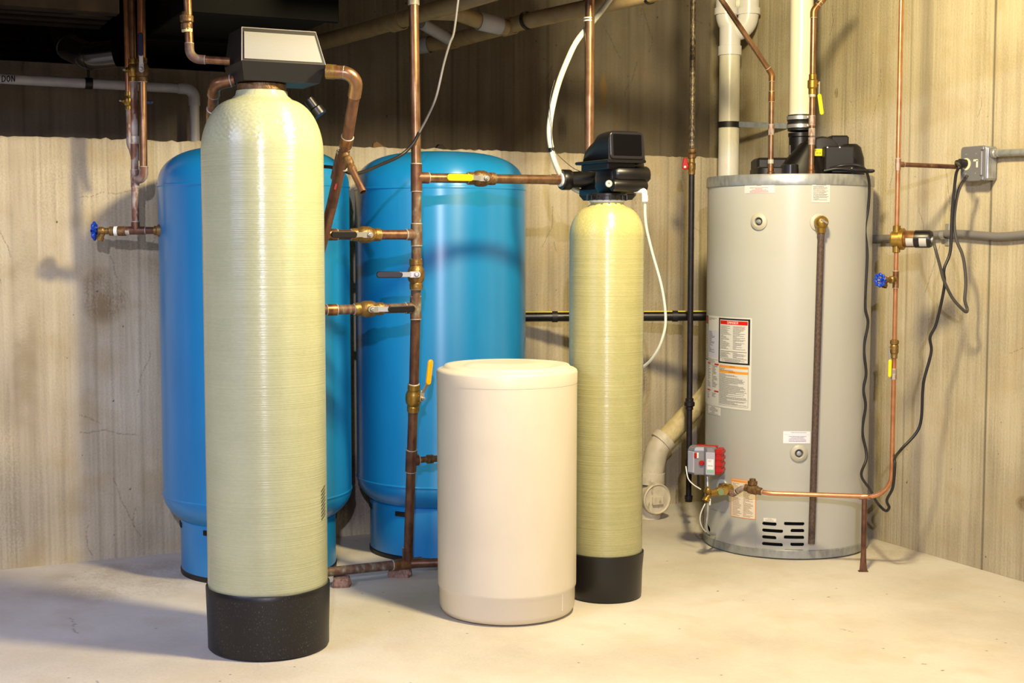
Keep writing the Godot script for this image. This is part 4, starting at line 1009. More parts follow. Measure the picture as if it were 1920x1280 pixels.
func make_heater() -> void:
	var t := thing("water_heater", "tall light grey tank water heater with a black blower on top, in the right corner", "water heater", HC)
	# jacket above the vents
	part_lathe("jacket", [Vector2(HR, 0.2), Vector2(HR, 1.22)], HC, Vector3.UP, M.enamel, t, 96)
	part_lathe("top_band", [Vector2(HR - 0.002, 1.214), Vector2(HR + 0.003, 1.214), Vector2(HR + 0.004, 1.218), Vector2(HR + 0.003, 1.245), Vector2(HR, 1.249), Vector2(HR - 0.02, 1.249), Vector2(0, 1.247)], HC, Vector3.UP, M.galv, t, 96)
	part_lathe("bottom_band", [Vector2(0, 0.002), Vector2(HR - 0.004, 0.002), Vector2(HR + 0.003, 0.006), Vector2(HR + 0.003, 0.03), Vector2(HR - 0.001, 0.034)], HC, Vector3.UP, M.galv, t, 96)
	part_lathe("inner_drum", [Vector2(HR - 0.03, 0.03), Vector2(HR - 0.03, 0.21), Vector2(0, 0.21)], HC, Vector3.UP, M.dark, t, 64)
	# the foot of the jacket with its air slots cut through
	var slots := []          # [px0, px1, height]
	var rows := [981.5, 994.5, 1007.0, 1020.0, 1033.0]
	for k in 5:
		for q in ([[1442, 1468], [1481, 1518]] if k % 2 == 0 else [[1442, 1480], [1493, 1518]]):
			var mid := hp((q[0] + q[1]) / 2.0, rows[k])
			slots.append([haz(q[0]), haz(q[1]), mid.y, 0.0052])
	for k in 5: slots.append([haz(1328) - 0.16, haz(1328) - 0.01, 0.09 + 0.022 * k, 0.006])
	var az := []
	var a := haz(1328) - 0.2
	while a < haz(1520) + 0.02: az.append(a); a += 0.0055
	var fine_to := a
	while a < haz(1328) - 0.2 + TAU: az.append(a); a += 0.06
	az.append(haz(1328) - 0.2 + TAU)
	var hs := []
	var y := 0.03
	while y < 0.2: hs.append(y); y += 0.0013
	hs.append(0.2)
	var hole_c := hp(1337, 1000); var hole_a := haz(1337)
	var s := Sh.new(); var skip := {}
	for r in hs.size():
		for c in az.size():
			var n := hn(az[c]); s.put(HC + n * HR + Vector3(0, hs[r], 0), n)
			if r + 1 < hs.size() and c + 1 < az.size() and az[c] < fine_to:
				var ym: float = (hs[r] + hs[r + 1]) / 2; var am: float = (az[c] + az[c + 1]) / 2
				for q in slots:
					var half: float = (q[1] - q[0]) / 2 * HR - q[3]
					var dx: float = maxf(0.0, absf(am - (q[0] + q[1]) / 2) * HR - half)
					if dx * dx + (ym - q[2]) * (ym - q[2]) < q[3] * q[3]: skip[r * az.size() + c] = true
				var ox: float = (am - hole_a) * HR / 0.030; var oy: float = ym - hole_c.y
				if absf(ox) < 1.0 and ((oy < 0.0 and oy > -0.034) or (oy >= 0.0 and ox * ox + pow(oy / 0.03, 2) < 1.0)): skip[r * az.size() + c] = true
	s.grid(hs.size(), az.size(), 0, skip)
	obj("jacket_foot", s, M.enamel, t)
	# access panel, its seam, and labels
	jacket_patch("access_panel", 1343, 1430, hp(1386, 1035).y, hp(1386, 965).y, 0.0015, M.enamel, t)
	var rng := RandomNumberGenerator.new(); rng.seed = 9
	var ink := Color(0.13, 0.13, 0.15)
	var w := Color(0.85, 0.845, 0.83)
	var im := Image.create(640, 800, false, Image.FORMAT_RGB8)
	im.fill(w)
	# left edge strip, data plate, danger panel, warnings
	im.fill_rect(Rect2i(0, 6, 130, 400), ink); im.fill_rect(Rect2i(0, 16, 118, 60), Color(0.62, 0.1, 0.1)); im.fill_rect(Rect2i(0, 80, 118, 316), Color(0.75, 0.73, 0.7))
	small_print(im, Rect2i(4, 90, 108, 290), 9, ink, rng)
	im.fill_rect(Rect2i(140, 130, 170, 240), Color(0.80, 0.80, 0.88)); small_print(im, Rect2i(146, 20, 160, 18), 8, ink, rng)
	small_print(im, Rect2i(148, 140, 150, 190), 10, ink, rng, false, 0.7); small_print(im, Rect2i(140, 380, 176, 60), 7, ink, rng, false, 0.95)
	im.fill_rect(Rect2i(322, 12, 306, 396), Color(0.1, 0.1, 0.12)); im.fill_rect(Rect2i(338, 26, 274, 368), w)
	im.fill_rect(Rect2i(342, 32, 266, 34), Color(0.80, 0.11, 0.08)); write(im, "DANGER", 422, 38, 3, Color(0.97, 0.95, 0.92))
	small_print(im, Rect2i(346, 78, 122, 206), 9, ink, rng); small_print(im, Rect2i(480, 78, 122, 206), 9, ink, rng)
	small_print(im, Rect2i(500, 88, 100, 10), 9, Color(0.8, 0.25, 0.2), rng)
	im.fill_rect(Rect2i(346, 298, 256, 4), ink); small_print(im, Rect2i(346, 310, 122, 44), 8, ink, rng); small_print(im, Rect2i(480, 310, 122, 44), 8, ink, rng)
	im.fill_rect(Rect2i(346, 362, 256, 3), ink); small_print(im, Rect2i(346, 370, 256, 18), 8, ink, rng, true)
	for q in [420, 660]:
		im.fill_rect(Rect2i(120, q, 206, 16), w); im.fill_rect(Rect2i(120, q, 70, 14), Color(0.78, 0.12, 0.1)); im.fill_rect(Rect2i(262, q, 64, 14), Color(0.78, 0.12, 0.1)); small_print(im, Rect2i(194, q + 3, 66, 8), 8, Color(0.7, 0.2, 0.2), rng)
	small_print(im, Rect2i(126, 444, 90, 190), 11, ink, rng, false, 0.7); small_print(im, Rect2i(228, 444, 94, 190), 13, ink, rng, false, 0.8)
	small_print(im, Rect2i(126, 684, 90, 60), 10, ink, rng, false, 0.6); small_print(im, Rect2i(228, 684, 94, 40), 10, ink, rng, false, 0.6)
	for e in [[332, 428, 1, 350], [616, 428, 1, 350]]: im.fill_rect(Rect2i(e[0], e[1], 2, e[3]), ink)
	im.fill_rect(Rect2i(332, 424, 284, 22), Color(0.93, 0.62, 0.22)); im.fill_rect(Rect2i(332, 470, 284, 22), Color(0.93, 0.62, 0.22))
	for q in [431, 477]: small_print(im, Rect2i(430, q, 90, 8), 8, ink, rng, true)
	small_print(im, Rect2i(338, 450, 272, 18), 8, ink, rng); small_print(im, Rect2i(338, 498, 272, 270), 8, ink, rng, false, 0.92)
	im.fill_rect(Rect2i(332, 776, 286, 2), ink)
	var yl := hp(1372, 765).y; var yh := hp(1372, 594).y
	jacket_patch("warning_label", 1327.6, 1418, yl, yh, 0.0008, label_mat(im), t)
	im = Image.create(120, 80, false, Image.FORMAT_RGB8); im.fill(w); small_print(im, Rect2i(8, 6, 104, 68), 9, ink, rng, true)
	jacket_patch("small_label", 1336, 1360, hp(1348, 777).y, hp(1348, 762).y, 0.0009, label_mat(im), t)
	im = Image.create(240, 96, false, Image.FORMAT_RGB8); im.fill(Color(0.79, 0.785, 0.80))
	small_print(im, Rect2i(56, 8, 126, 10), 9, Color(0.6, 0.1, 0.1), rng, true, 0.95); small_print(im, Rect2i(90, 32, 60, 8), 9, Color(0.6, 0.1, 0.1), rng, true, 0.95); small_print(im, Rect2i(30, 50, 180, 38), 9, Color(0.6, 0.1, 0.1), rng, true)
	jacket_patch("red_print_label", 1402, 1456, hp(1429, 362).y, hp(1429, 340).y, 0.0012, label_mat(im), t)
	im = Image.create(132, 170, false, Image.FORMAT_RGB8); im.fill(Color(0.80, 0.795, 0.79))
	small_print(im, Rect2i(16, 10, 100, 26), 9, ink, rng, true); small_print(im, Rect2i(10, 40, 112, 116), 9, ink, rng, false, 0.95)
	jacket_patch("black_print_label", 1522, 1554, hp(1538, 379.5).y, hp(1538, 340).y, 0.0012, label_mat(im), t)
	im = Image.create(200, 96, false, Image.FORMAT_RGB8); im.fill(Color(0.89, 0.89, 0.93))
	small_print(im, Rect2i(50, 8, 130, 10), 9, Color(0.35, 0.35, 0.55), rng, true); im.fill_rect(Rect2i(6, 26, 188, 2), Color(0.7, 0.7, 0.8)); small_print(im, Rect2i(30, 38, 150, 50), 10, Color(0.4, 0.4, 0.6), rng, true)
	jacket_patch("blue_print_label", 1477.5, 1526, hp(1500, 831).y, hp(1500, 808.5).y, 0.0008, label_mat(im), t)
	im = Image.create(180, 280, false, Image.FORMAT_RGB8); im.fill(Color(0.88, 0.84, 0.78))
	for e in [[0, 0, 180, 5], [0, 275, 180, 5], [0, 0, 5, 280], [175, 0, 5, 280]]: im.fill_rect(Rect2i(e[0], e[1], e[2], e[3]), Color(0.86, 0.58, 0.33))
	im.fill_rect(Rect2i(6, 8, 168, 16), Color(0.88, 0.60, 0.30)); small_print(im, Rect2i(12, 32, 76, 236), 8, Color(0.5, 0.36, 0.28), rng); small_print(im, Rect2i(94, 32, 74, 236), 8, Color(0.5, 0.36, 0.28), rng)
	jacket_patch("orange_edged_label", 1384, 1430, hp(1407, 971).y, hp(1407, 899).y, 0.0022, label_mat(im), t)
	im = Image.create(100, 30, false, Image.FORMAT_RGB8); im.fill(Color(0.86, 0.85, 0.82)); small_print(im, Rect2i(6, 6, 88, 20), 8, Color(0.55, 0.52, 0.48), rng, true)
	jacket_patch("rating_sticker", 1444, 1467, hp(1455, 977).y, hp(1455, 971).y, 0.0008, label_mat(im), t)
	# round plastic covers with the element wells
	for q in [[1429, 415.5, 0.0275], [1506, 849.5, 0.028]]:
		var p := hp(q[0], q[1]); var n := hn(haz(q[0]))
		var cv := part_lathe("element_cover", [Vector2(0, 0.0005), Vector2(0.0125, 0.0005), Vector2(0.0135, 0.008), Vector2(0.0155, 0.0095), Vector2(q[2] - 0.004, 0.0075), Vector2(q[2], 0.004), Vector2(q[2], 0)], p, n, M.enamel_plain, t, 36)
		part_lathe("well", [Vector2(0.012, 0.0012), Vector2(0, 0.0012)], p, n, plain(Color(0.25, 0.24, 0.22), 0.6), cv, 24)
		part_lathe("plug_bolt", [Vector2(0.008, 0.001), Vector2(0.008, 0.005), Vector2(0.0045, 0.0055), Vector2(0.0045, 0.010), Vector2(0, 0.0105)], p, n, M.galv, cv, 12)
	# temperature relief valve and its drop pipe
	var p := hp(1534, 417); var n := hn(haz(1534))
	part_lathe("valve_cover", [Vector2(0.012, 0.007), Vector2(0.024, 0.006), Vector2(0.0275, 0.003), Vector2(0.0275, 0)], p, n, M.enamel_plain, t, 36)
	var rv := part_lathe("relief_valve", [Vector2(0.012, 0.0), Vector2(0.012, 0.012), Vector2(0.020, 0.016), Vector2(0.022, 0.03), Vector2(0.019, 0.042), Vector2(0.010, 0.05), Vector2(0, 0.051)], p, n, M.brass, t, 24)
	part_lathe("outlet", [Vector2(0.015, 0.005), Vector2(0.0155, -0.03), Vector2(0.0125, -0.034)], p + n * 0.028, Vector3.UP, M.brass, rv, 20)
	part_box("test_lever", p + n * 0.053 + Vector3(0, 0.003, 0), Vector3(0.026, 0.006, 0.004), M.zinc, rv, look(n) * Basis(Vector3(0, 0, 1), -0.5), 0.001)
	var pa := p + n * 0.028 + Vector3(0, -0.028, 0); var pb := D(1521.5, 1019, dist(pa))
	part_tube("relief_drop_pipe", [pa, pb], 0.0108, M.steel_brown, t, 20)
	# lower fittings: drain flange, brass drain valve, then the water line comes in from the right
	p = hp(1366, 912); n = hn(haz(1366))
	part_lathe("drain_flange", [Vector2(0.012, 0.008), Vector2(0.020, 0.008), Vector2(0.026, 0.004), Vector2(0.026, 0)], p, n, M.white_plastic, t, 30)
	var q1 := D(1366, 916, 4.44); var q0 := D(1330, 926, 4.40)
	s = Sh.new()
	s.lathe([Vector2(0.013, 0), Vector2(0.013, 0.5), Vector2(0.015, 0.5), Vector2(0.015, 1.0), Vector2(0.011, 1.05)].map(func(v): return Vector2(v.x, v.y * 0.075)), p, q1 - p, 18)
	var dl := (q0 - q1).normalized(); var L := (q0 - q1).length()
	obj("brass_shank", s, M.brass, t)
	s = Sh.new()
	s.lathe([Vector2(0.012, -0.012), Vector2(0.0145, -0.01), Vector2(0.0145, 0.004), Vector2(0.010, 0.008), Vector2(0.010, 0.022), Vector2(0.014, 0.026), Vector2(0.0145, 0.045), Vector2(0.011, 0.05), Vector2(0.011, L), Vector2(0, L)], q1, dl, 18, 20)
	s.lathe([Vector2(0.0125, -0.018), Vector2(0.0125, 0.02), Vector2(0, 0.02)], q1 + dl * 0.02, TW(), 18)
	obj("brass_drain", s, M.brass, t)
	part_lathe("green_cap", [Vector2(0.010, 0), Vector2(0.0115, 0.003), Vector2(0.010, 0.008), Vector2(0, 0.008)], q1 + dl * 0.034 + TW() * 0.013, TW(), plain(Color(0.45, 0.52, 0.36), 0.5), t, 20)
	part_lathe("drain_spout", [Vector2(0.008, 0), Vector2(0.008, 0.014), Vector2(0.012, 0.016), Vector2(0.012, 0.026), Vector2(0.009, 0.026), Vector2(0.009, 0.018), Vector2(0, 0.018)], q0, Vector3.DOWN + dl * 0.8, M.brass, t, 18)
	part_lathe("drain_knob", [Vector2(0.009, -0.002), Vector2(0.0125, 0.002), Vector2(0.0125, 0.014), Vector2(0.008, 0.018), Vector2(0, 0.018)], q0 + Vector3(0, 0.008, 0), Vector3.UP * 0.6 + dl * 0.9, M.brass_dull, t, 18)
	make_gas_control(t)
	make_blower(t)

func TW() -> Vector3:
	return -FW

func make_gas_control(t: Node3D) -> void:
	var d0 := 4.53
	var fw := (TW() * 0.93 - RT * 0.36).normalized()       # the way the control faces
	var b := look(fw)
	var c := D(1318, 863, d0)
	var gray := plain(Color(0.50, 0.50, 0.54), 0.35, 0.1)
	var pale := plain(Color(0.72, 0.72, 0.80), 0.3, 0.1)
	var s := Sh.new()
	# hexagonal plan, lofted upright
	var plan := func(y: float, k: float) -> Array:
		var o := []
		for q in [[-0.052, -0.03], [-0.048, 0.012], [-0.022, 0.030], [0.008, 0.022], [0.022, 0.034], [0.046, 0.034], [0.046, -0.03]]: o.append(c + b * Vector3(q[0] * k, y, q[1] * k))
		return o
	s.loft([plan.call(-0.044, 0.96), plan.call(-0.040, 1.0), plan.call(0.036, 1.0), plan.call(0.043, 0.93), plan.call(0.047, 0.80)], false)
	var g := obj("gas_control", s, gray, t)
	part_box("face_column", c + b * Vector3(-0.034, -0.003, 0.024), Vector3(0.028, 0.070, 0.005), pale, g, b * Basis(Vector3.UP, -0.6), 0.001)
	part_box("face_column", c + b * Vector3(0.033, -0.003, 0.036), Vector3(0.030, 0.074, 0.005), pale, g, b, 0.001)
	var rd := Sh.new()
	rd.rbox(c + b * Vector3(0.056, 0.002, 0.0), Vector3(0.020, 0.084, 0.05), b, 0.003)
	for k in 4: rd.rbox(c + b * Vector3(0.058, -0.028 + 0.02 * k, 0.0), Vector3(0.024, 0.012, 0.052), b, 0.002)
	rd.rbox(c + b * Vector3(0.01, 0.046, -0.02), Vector3(0.07, 0.006, 0.02), b, 0.002)
	obj("red_cover", rd, M.red, g)
	part_lathe("red_knob", [Vector2(0.0085, 0), Vector2(0.0085, 0.007), Vector2(0.007, 0.009), Vector2(0, 0.009)], c + b * Vector3(0.002, -0.004, 0.023), fw, M.red, g, 20)
	part_box("red_button", c + b * Vector3(-0.018, 0.020, 0.030), Vector3(0.010, 0.017, 0.006), M.red, g, b, 0.002)
	part_box("white_switch", c + b * Vector3(-0.011, 0.020, 0.028), Vector3(0.006, 0.018, 0.005), M.white_plastic, g, b, 0.001)
	var im := Image.create(48, 100, false, Image.FORMAT_RGB8); im.fill(Color(0.9, 0.92, 0.95)); im.fill_rect(Rect2i(0, 78, 48, 22), Color(0.55, 0.74, 0.64))
	var rng := RandomNumberGenerator.new(); rng.seed = 4
	small_print(im, Rect2i(6, 48, 36, 8), 8, Color(0.2, 0.2, 0.2), rng, true, 0.95); small_print(im, Rect2i(6, 8, 36, 14), 8, Color(0.6, 0.6, 0.65), rng)
	s = Sh.new(); var lc := c + b * Vector3(0.034, -0.010, 0.0390)
	s.flat([lc + b * Vector3(-0.011, -0.022, 0), lc + b * Vector3(0.011, -0.022, 0), lc + b * Vector3(0.011, 0.022, 0), lc + b * Vector3(-0.011, 0.022, 0)], fw, [Vector2(0, 1), Vector2(1, 1), Vector2(1, 0), Vector2(0, 0)])
	obj("white_label", s, label_mat(im), g)
	part_box("gas_inlet", c + b * Vector3(-0.05, -0.018, 0.0), Vector3(0.012, 0.026, 0.02), M.black, g, b, 0.003)
	part_tube("igniter_stub", [D(1309, 888, d0), D(1310, 911, d0)], 0.0035, M.black, g, 10)
	part_tube("burner_tube", curve([D(1326, 886, 4.52), D(1327, 930, 4.5), D(1326, 965, 4.5), D(1324, 985, 4.5), D(1328, 998, 4.52), D(1340, 1001, 4.6)]), 0.0052, M.zinc, t, 12)
	part_tube("white_wire", curve([D(1286, 874, 4.52), D(1290, 896, 4.50), D(1300, 908, 4.49), D(1314, 917, 4.46)]), 0.002, M.white_plastic, t, 8)
	part_tube("white_wire", curve([D(1322, 944, 4.46), D(1314, 962, 4.46), D(1313, 978, 4.47), D(1320, 993, 4.49), D(1334, 1003, 4.58)]), 0.002, M.white_plastic, t, 8)
	part_box("wire_clip", D(1331, 941, 4.455), Vector3(0.006, 0.022, 0.008), M.white_plastic, t, b, 0.002)
	part_box("wire_clamp", D(1325, 940, 4.46), Vector3(0.02, 0.008, 0.012), M.black, t, b, 0.002)

func make_blower(t: Node3D) -> void:
	var y := 1.249
	var bl: Material = M.black
	var bas := Basis(RT, Vector3.UP, -FW)
	var s := Sh.new()
	# tray, low box at the left and along the back
	var A := D(1413, 300, 4.72); var B := D(1612, 300, 4.72)
	var mid := (A + B) / 2
	s.prism(round_rect((A - B).length(), 0.20, 0.03), 0.030, Transform3D(Basis(RT, FW, Vector3.UP), Vector3(mid.x, y, mid.z)), 0.004)
	var c := D(1448, 300, 4.74)
	s.rbox(Vector3(c.x, y + 0.032, c.z), Vector3(0.125, 0.064, 0.13), bas, 0.008)
	var bw := obj("blower", s, M.black_rough, t)
	# hood tapering up to the outlet neck
	s = Sh.new()
	var rings := []
	for k in [[1506, 1.252, 0.082, 0.075, 0.01], [1506, 1.285, 0.074, 0.07, 0.0], [1511, 1.325, 0.05, 0.06, 0.0], [1516, 1.360, 0.026, 0.045, 0.0]]:
		var p := D(k[0], 300, 4.66 - k[4]); rings.append(ellipse(Vector3(p.x, k[1], p.z), RT * k[2], FW * k[3], 28, 0.85))
	s.loft(rings)
	obj("hood", s, bl, bw)
	var n := D(1500, 260, 4.76)
	part_lathe("outlet_neck", [Vector2(0.037, 1.28), Vector2(0.037, 1.385), Vector2(0.040, 1.388), Vector2(0.040, 1.40)], Vector3(n.x, 0, n.z), Vector3.UP, bl, bw, 32)
	# round impeller housing, lying with its axis toward the viewer
	var h := D(1538, 282, 4.66)
	part_lathe("impeller_housing", [Vector2(0, -0.06), Vector2(0.058, -0.06), Vector2(0.062, -0.05), Vector2(0.062, 0.03), Vector2(0.055, 0.045), Vector2(0, 0.05)], Vector3(h.x, 1.318, h.z), -FW, M.black_rough, bw, 40)
	var mt := D(1592, 290, 4.68)
	s = Sh.new()
	s.loft([ellipse(Vector3(mt.x, y + 0.003, mt.z), RT * 0.046, FW * 0.075, 28, 0.6), ellipse(Vector3(mt.x, y + 0.06, mt.z), RT * 0.042, FW * 0.072, 28, 0.6), ellipse(Vector3(mt.x - 0.004, y + 0.095, mt.z), RT * 0.036, FW * 0.066, 28, 0.65), ellipse(Vector3(mt.x - 0.006, y + 0.106, mt.z), RT * 0.026, FW * 0.054, 28, 0.7)])
	obj("motor_cover", s, bl, bw)
	part_box("air_box", D(1569, 268, 4.72), Vector3(0.062, 0.045, 0.09), M.black_rough, bw, bas, 0.006)
	var cb := D(1571, 297, 4.555)
	var bx := part_box("control_box", cb, Vector3(0.094, 0.078, 0.05), M.black_rough, bw, bas, 0.004)
	for q in [[-0.040, 0.034], [0.0, 0.034], [0.040, -0.034], [-0.030, -0.034]]:
		part_lathe("screw", [Vector2(0.0028, 0), Vector2(0.0028, 0.002), Vector2(0, 0.0025)], cb + bas * Vector3(q[0], q[1], 0.025), -FW, M.zinc, bx, 10)
	part_lathe("flue_collar", [Vector2(0.0265, 1.249), Vector2(0.0265, 1.282), Vector2(0.024, 1.284), Vector2(0, 1.284)], Vector3(D(1481.5, 315, 4.57).x, 0, D(1481.5, 315, 4.57).z), Vector3.UP, plain(Color(0.2, 0.2, 0.22), 0.25, 0.6), bw, 30)
	part_tube("hose_barb", [D(1481, 290, 4.6), D(1481, 272, 4.6)], 0.0035, M.cord_gray, bw, 10)
	var im := Image.create(64, 48, false, Image.FORMAT_RGB8); im.fill(Color(0.95, 0.88, 0.05))
	var rng := RandomNumberGenerator.new(); rng.seed = 8
	for k in 12: im.fill_rect(Rect2i(22 + k * 3, 22, rng.randi_range(1, 2), 16), Color(0.2, 0.2, 0.1))
	small_print(im, Rect2i(10, 8, 46, 8), 8, Color(0.4, 0.38, 0.1), rng)
	s = Sh.new(); var lb := D(1533, 285.5, 4.597)
	s.rbox(lb, Vector3(0.029, 0.023, 0.0012), bas); obj("yellow_label", s, label_mat(im), bw)
	part_lathe("orange_grommet", [Vector2(0.005, 0), Vector2(0.005, 0.002), Vector2(0, 0.002)], D(1422, 316, 4.673), -FW, plain(Color(0.6, 0.3, 0.2), 0.5), bw, 14)

# ---------------------------------------------------------------- pipes at the left
func make_left_pipes() -> void:
	var r := 0.0111
	var d := 4.25
	var a := D(254, 360, d)
	var t := thing("copper_supply_pipe", "pair of solder-streaked copper pipes with a blue-wheel drain, in front of the left wall", "pipes", Vector3(a.x, D(254, 432, d).y, a.z))
	var J := D(254, 432, d); var T1 := D(253, 352, d)
	# the middle pipe down to the tee
	var top := up_to(D(248, 160, d), -140)
	part_tube("pipe", [D(243.5, -140, d), D(249.5, 118, d)], r * 0.98, M.copper, t, 18)
	part_tube("pipe", [D(251, 146, d), D(252, 262, d), T1], r, M.copper_white, t, 18)
	coupling(t, D(253, 285, d), Vector3.UP, r, 0.05, M.copper_white)
	coupling(t, D(253, 262, d), Vector3.UP, r, 0.02, M.solder)
	part_tube("pipe", [T1, J], r, M.copper_white, t, 18)
	tee(t, D(253, 335, d), Vector3.UP, RT + TW() * 0.4, r, M.copper_white, 2.4, 2.0)
	tee(t, J, RT, Vector3.UP, r, M.copper_brown, 2.8, 2.4)
	# the right pipe with its elbow into the tee
	var E := D(269.5, 335, d - 0.02)
	part_tube("pipe", [D(263.5, -140, d - 0.02), D(266, 112, d - 0.02)], r * 1.12, M.copper_bright, t, 18)
	run(t, [D(267.5, 150, d - 0.02), Vector3(E.x, E.y, E.z), D(259, 336, d - 0.01)], r * 1.05, M.copper, M.copper_white, 0.02)
	# the valves with blue grips
	var v := ball_valve(t, D(250.5, 132, d), Vector3.UP, TW() - RT * 1.2, -RT * 0.6 + TW() * 0.5, r, M.navy, M.brass, 0.0, 0.05)
	ball_valve(t, D(267, 131, d - 0.02), Vector3.UP, TW() + RT * 0.15, Vector3.UP, r * 1.05, M.navy, M.brass_bronze, 0.0, 0.105)
	# boiler drain to the left of the tee and union to the right
	coupling(t, D(238, 433, d), RT, r, 0.016, M.solder)
	part_lathe("adapter", [Vector2(r, -0.012), Vector2(r * 1.35, -0.012), Vector2(r * 1.35, 0.012), Vector2(r, 0.012)], D(229, 433, d), RT, M.brass_bronze, t, 8)
	part_lathe("thread_tape", [Vector2(r, -0.006), Vector2(r * 1.32, -0.005), Vector2(r * 1.32, 0.005), Vector2(r, 0.006)], D(217.5, 433, d), RT, M.white_plastic, t, 20)
	wheel_valve(t, D(213, 433, d), D(177, 433, d) - D(213, 433, d), 0.0115, (D(177, 433, d) - D(213, 433, d)).length(), 0.025)
	var u := D(309, 432, d - 0.01)
	part_lathe("union", [Vector2(r, -0.034), Vector2(r * 1.3, -0.032), Vector2(r * 1.3, -0.024), Vector2(r * 1.75, -0.020), Vector2(r * 1.75, 0.012), Vector2(r * 1.35, 0.02), Vector2(r * 1.2, 0.03), Vector2(r, 0.036)], u, RT, M.brass_dull, t, 8, 20)
	part_tube("pipe", [D(275, 432, d), u], r, M.copper_brown, t, 18)
	part_tube("pipe", [u, D(382, 431, 4.13), D(470, 431, 4.1)], r, M.copper_brown, t, 18)
	# the third, leftmost thin pipe
	var t2 := thing("copper_pipe", "leftmost thin copper pipe of the left group, with a brass valve on a blue lever", "pipe", D(241, 270, d + 0.05))
	var dl := d + 0.05
	part_tube("pipe", [D(233, -140, dl), D(240.5, 178, dl)], 0.0085, M.copper_bright, t2, 16)
	run(t2, [D(241, 196, dl), D(243, 268, dl), D(252, 300, dl)], 0.0085, M.copper_white, M.copper_white, 0.02)
	ball_valve(t2, D(241, 189, dl), Vector3.UP, TW() * 0.3 - RT * 0.9, RT * 0.9 - TW() * 0.3, 0.0088, M.navy, M.brass, 0.2, 0.055)
	part_box("lever_tip", D(271, 192, dl + 0.05), Vector3(0.052, 0.012, 0.008), M.navy, t2, Basis(RT, Vector3.UP, -FW), 0.003)

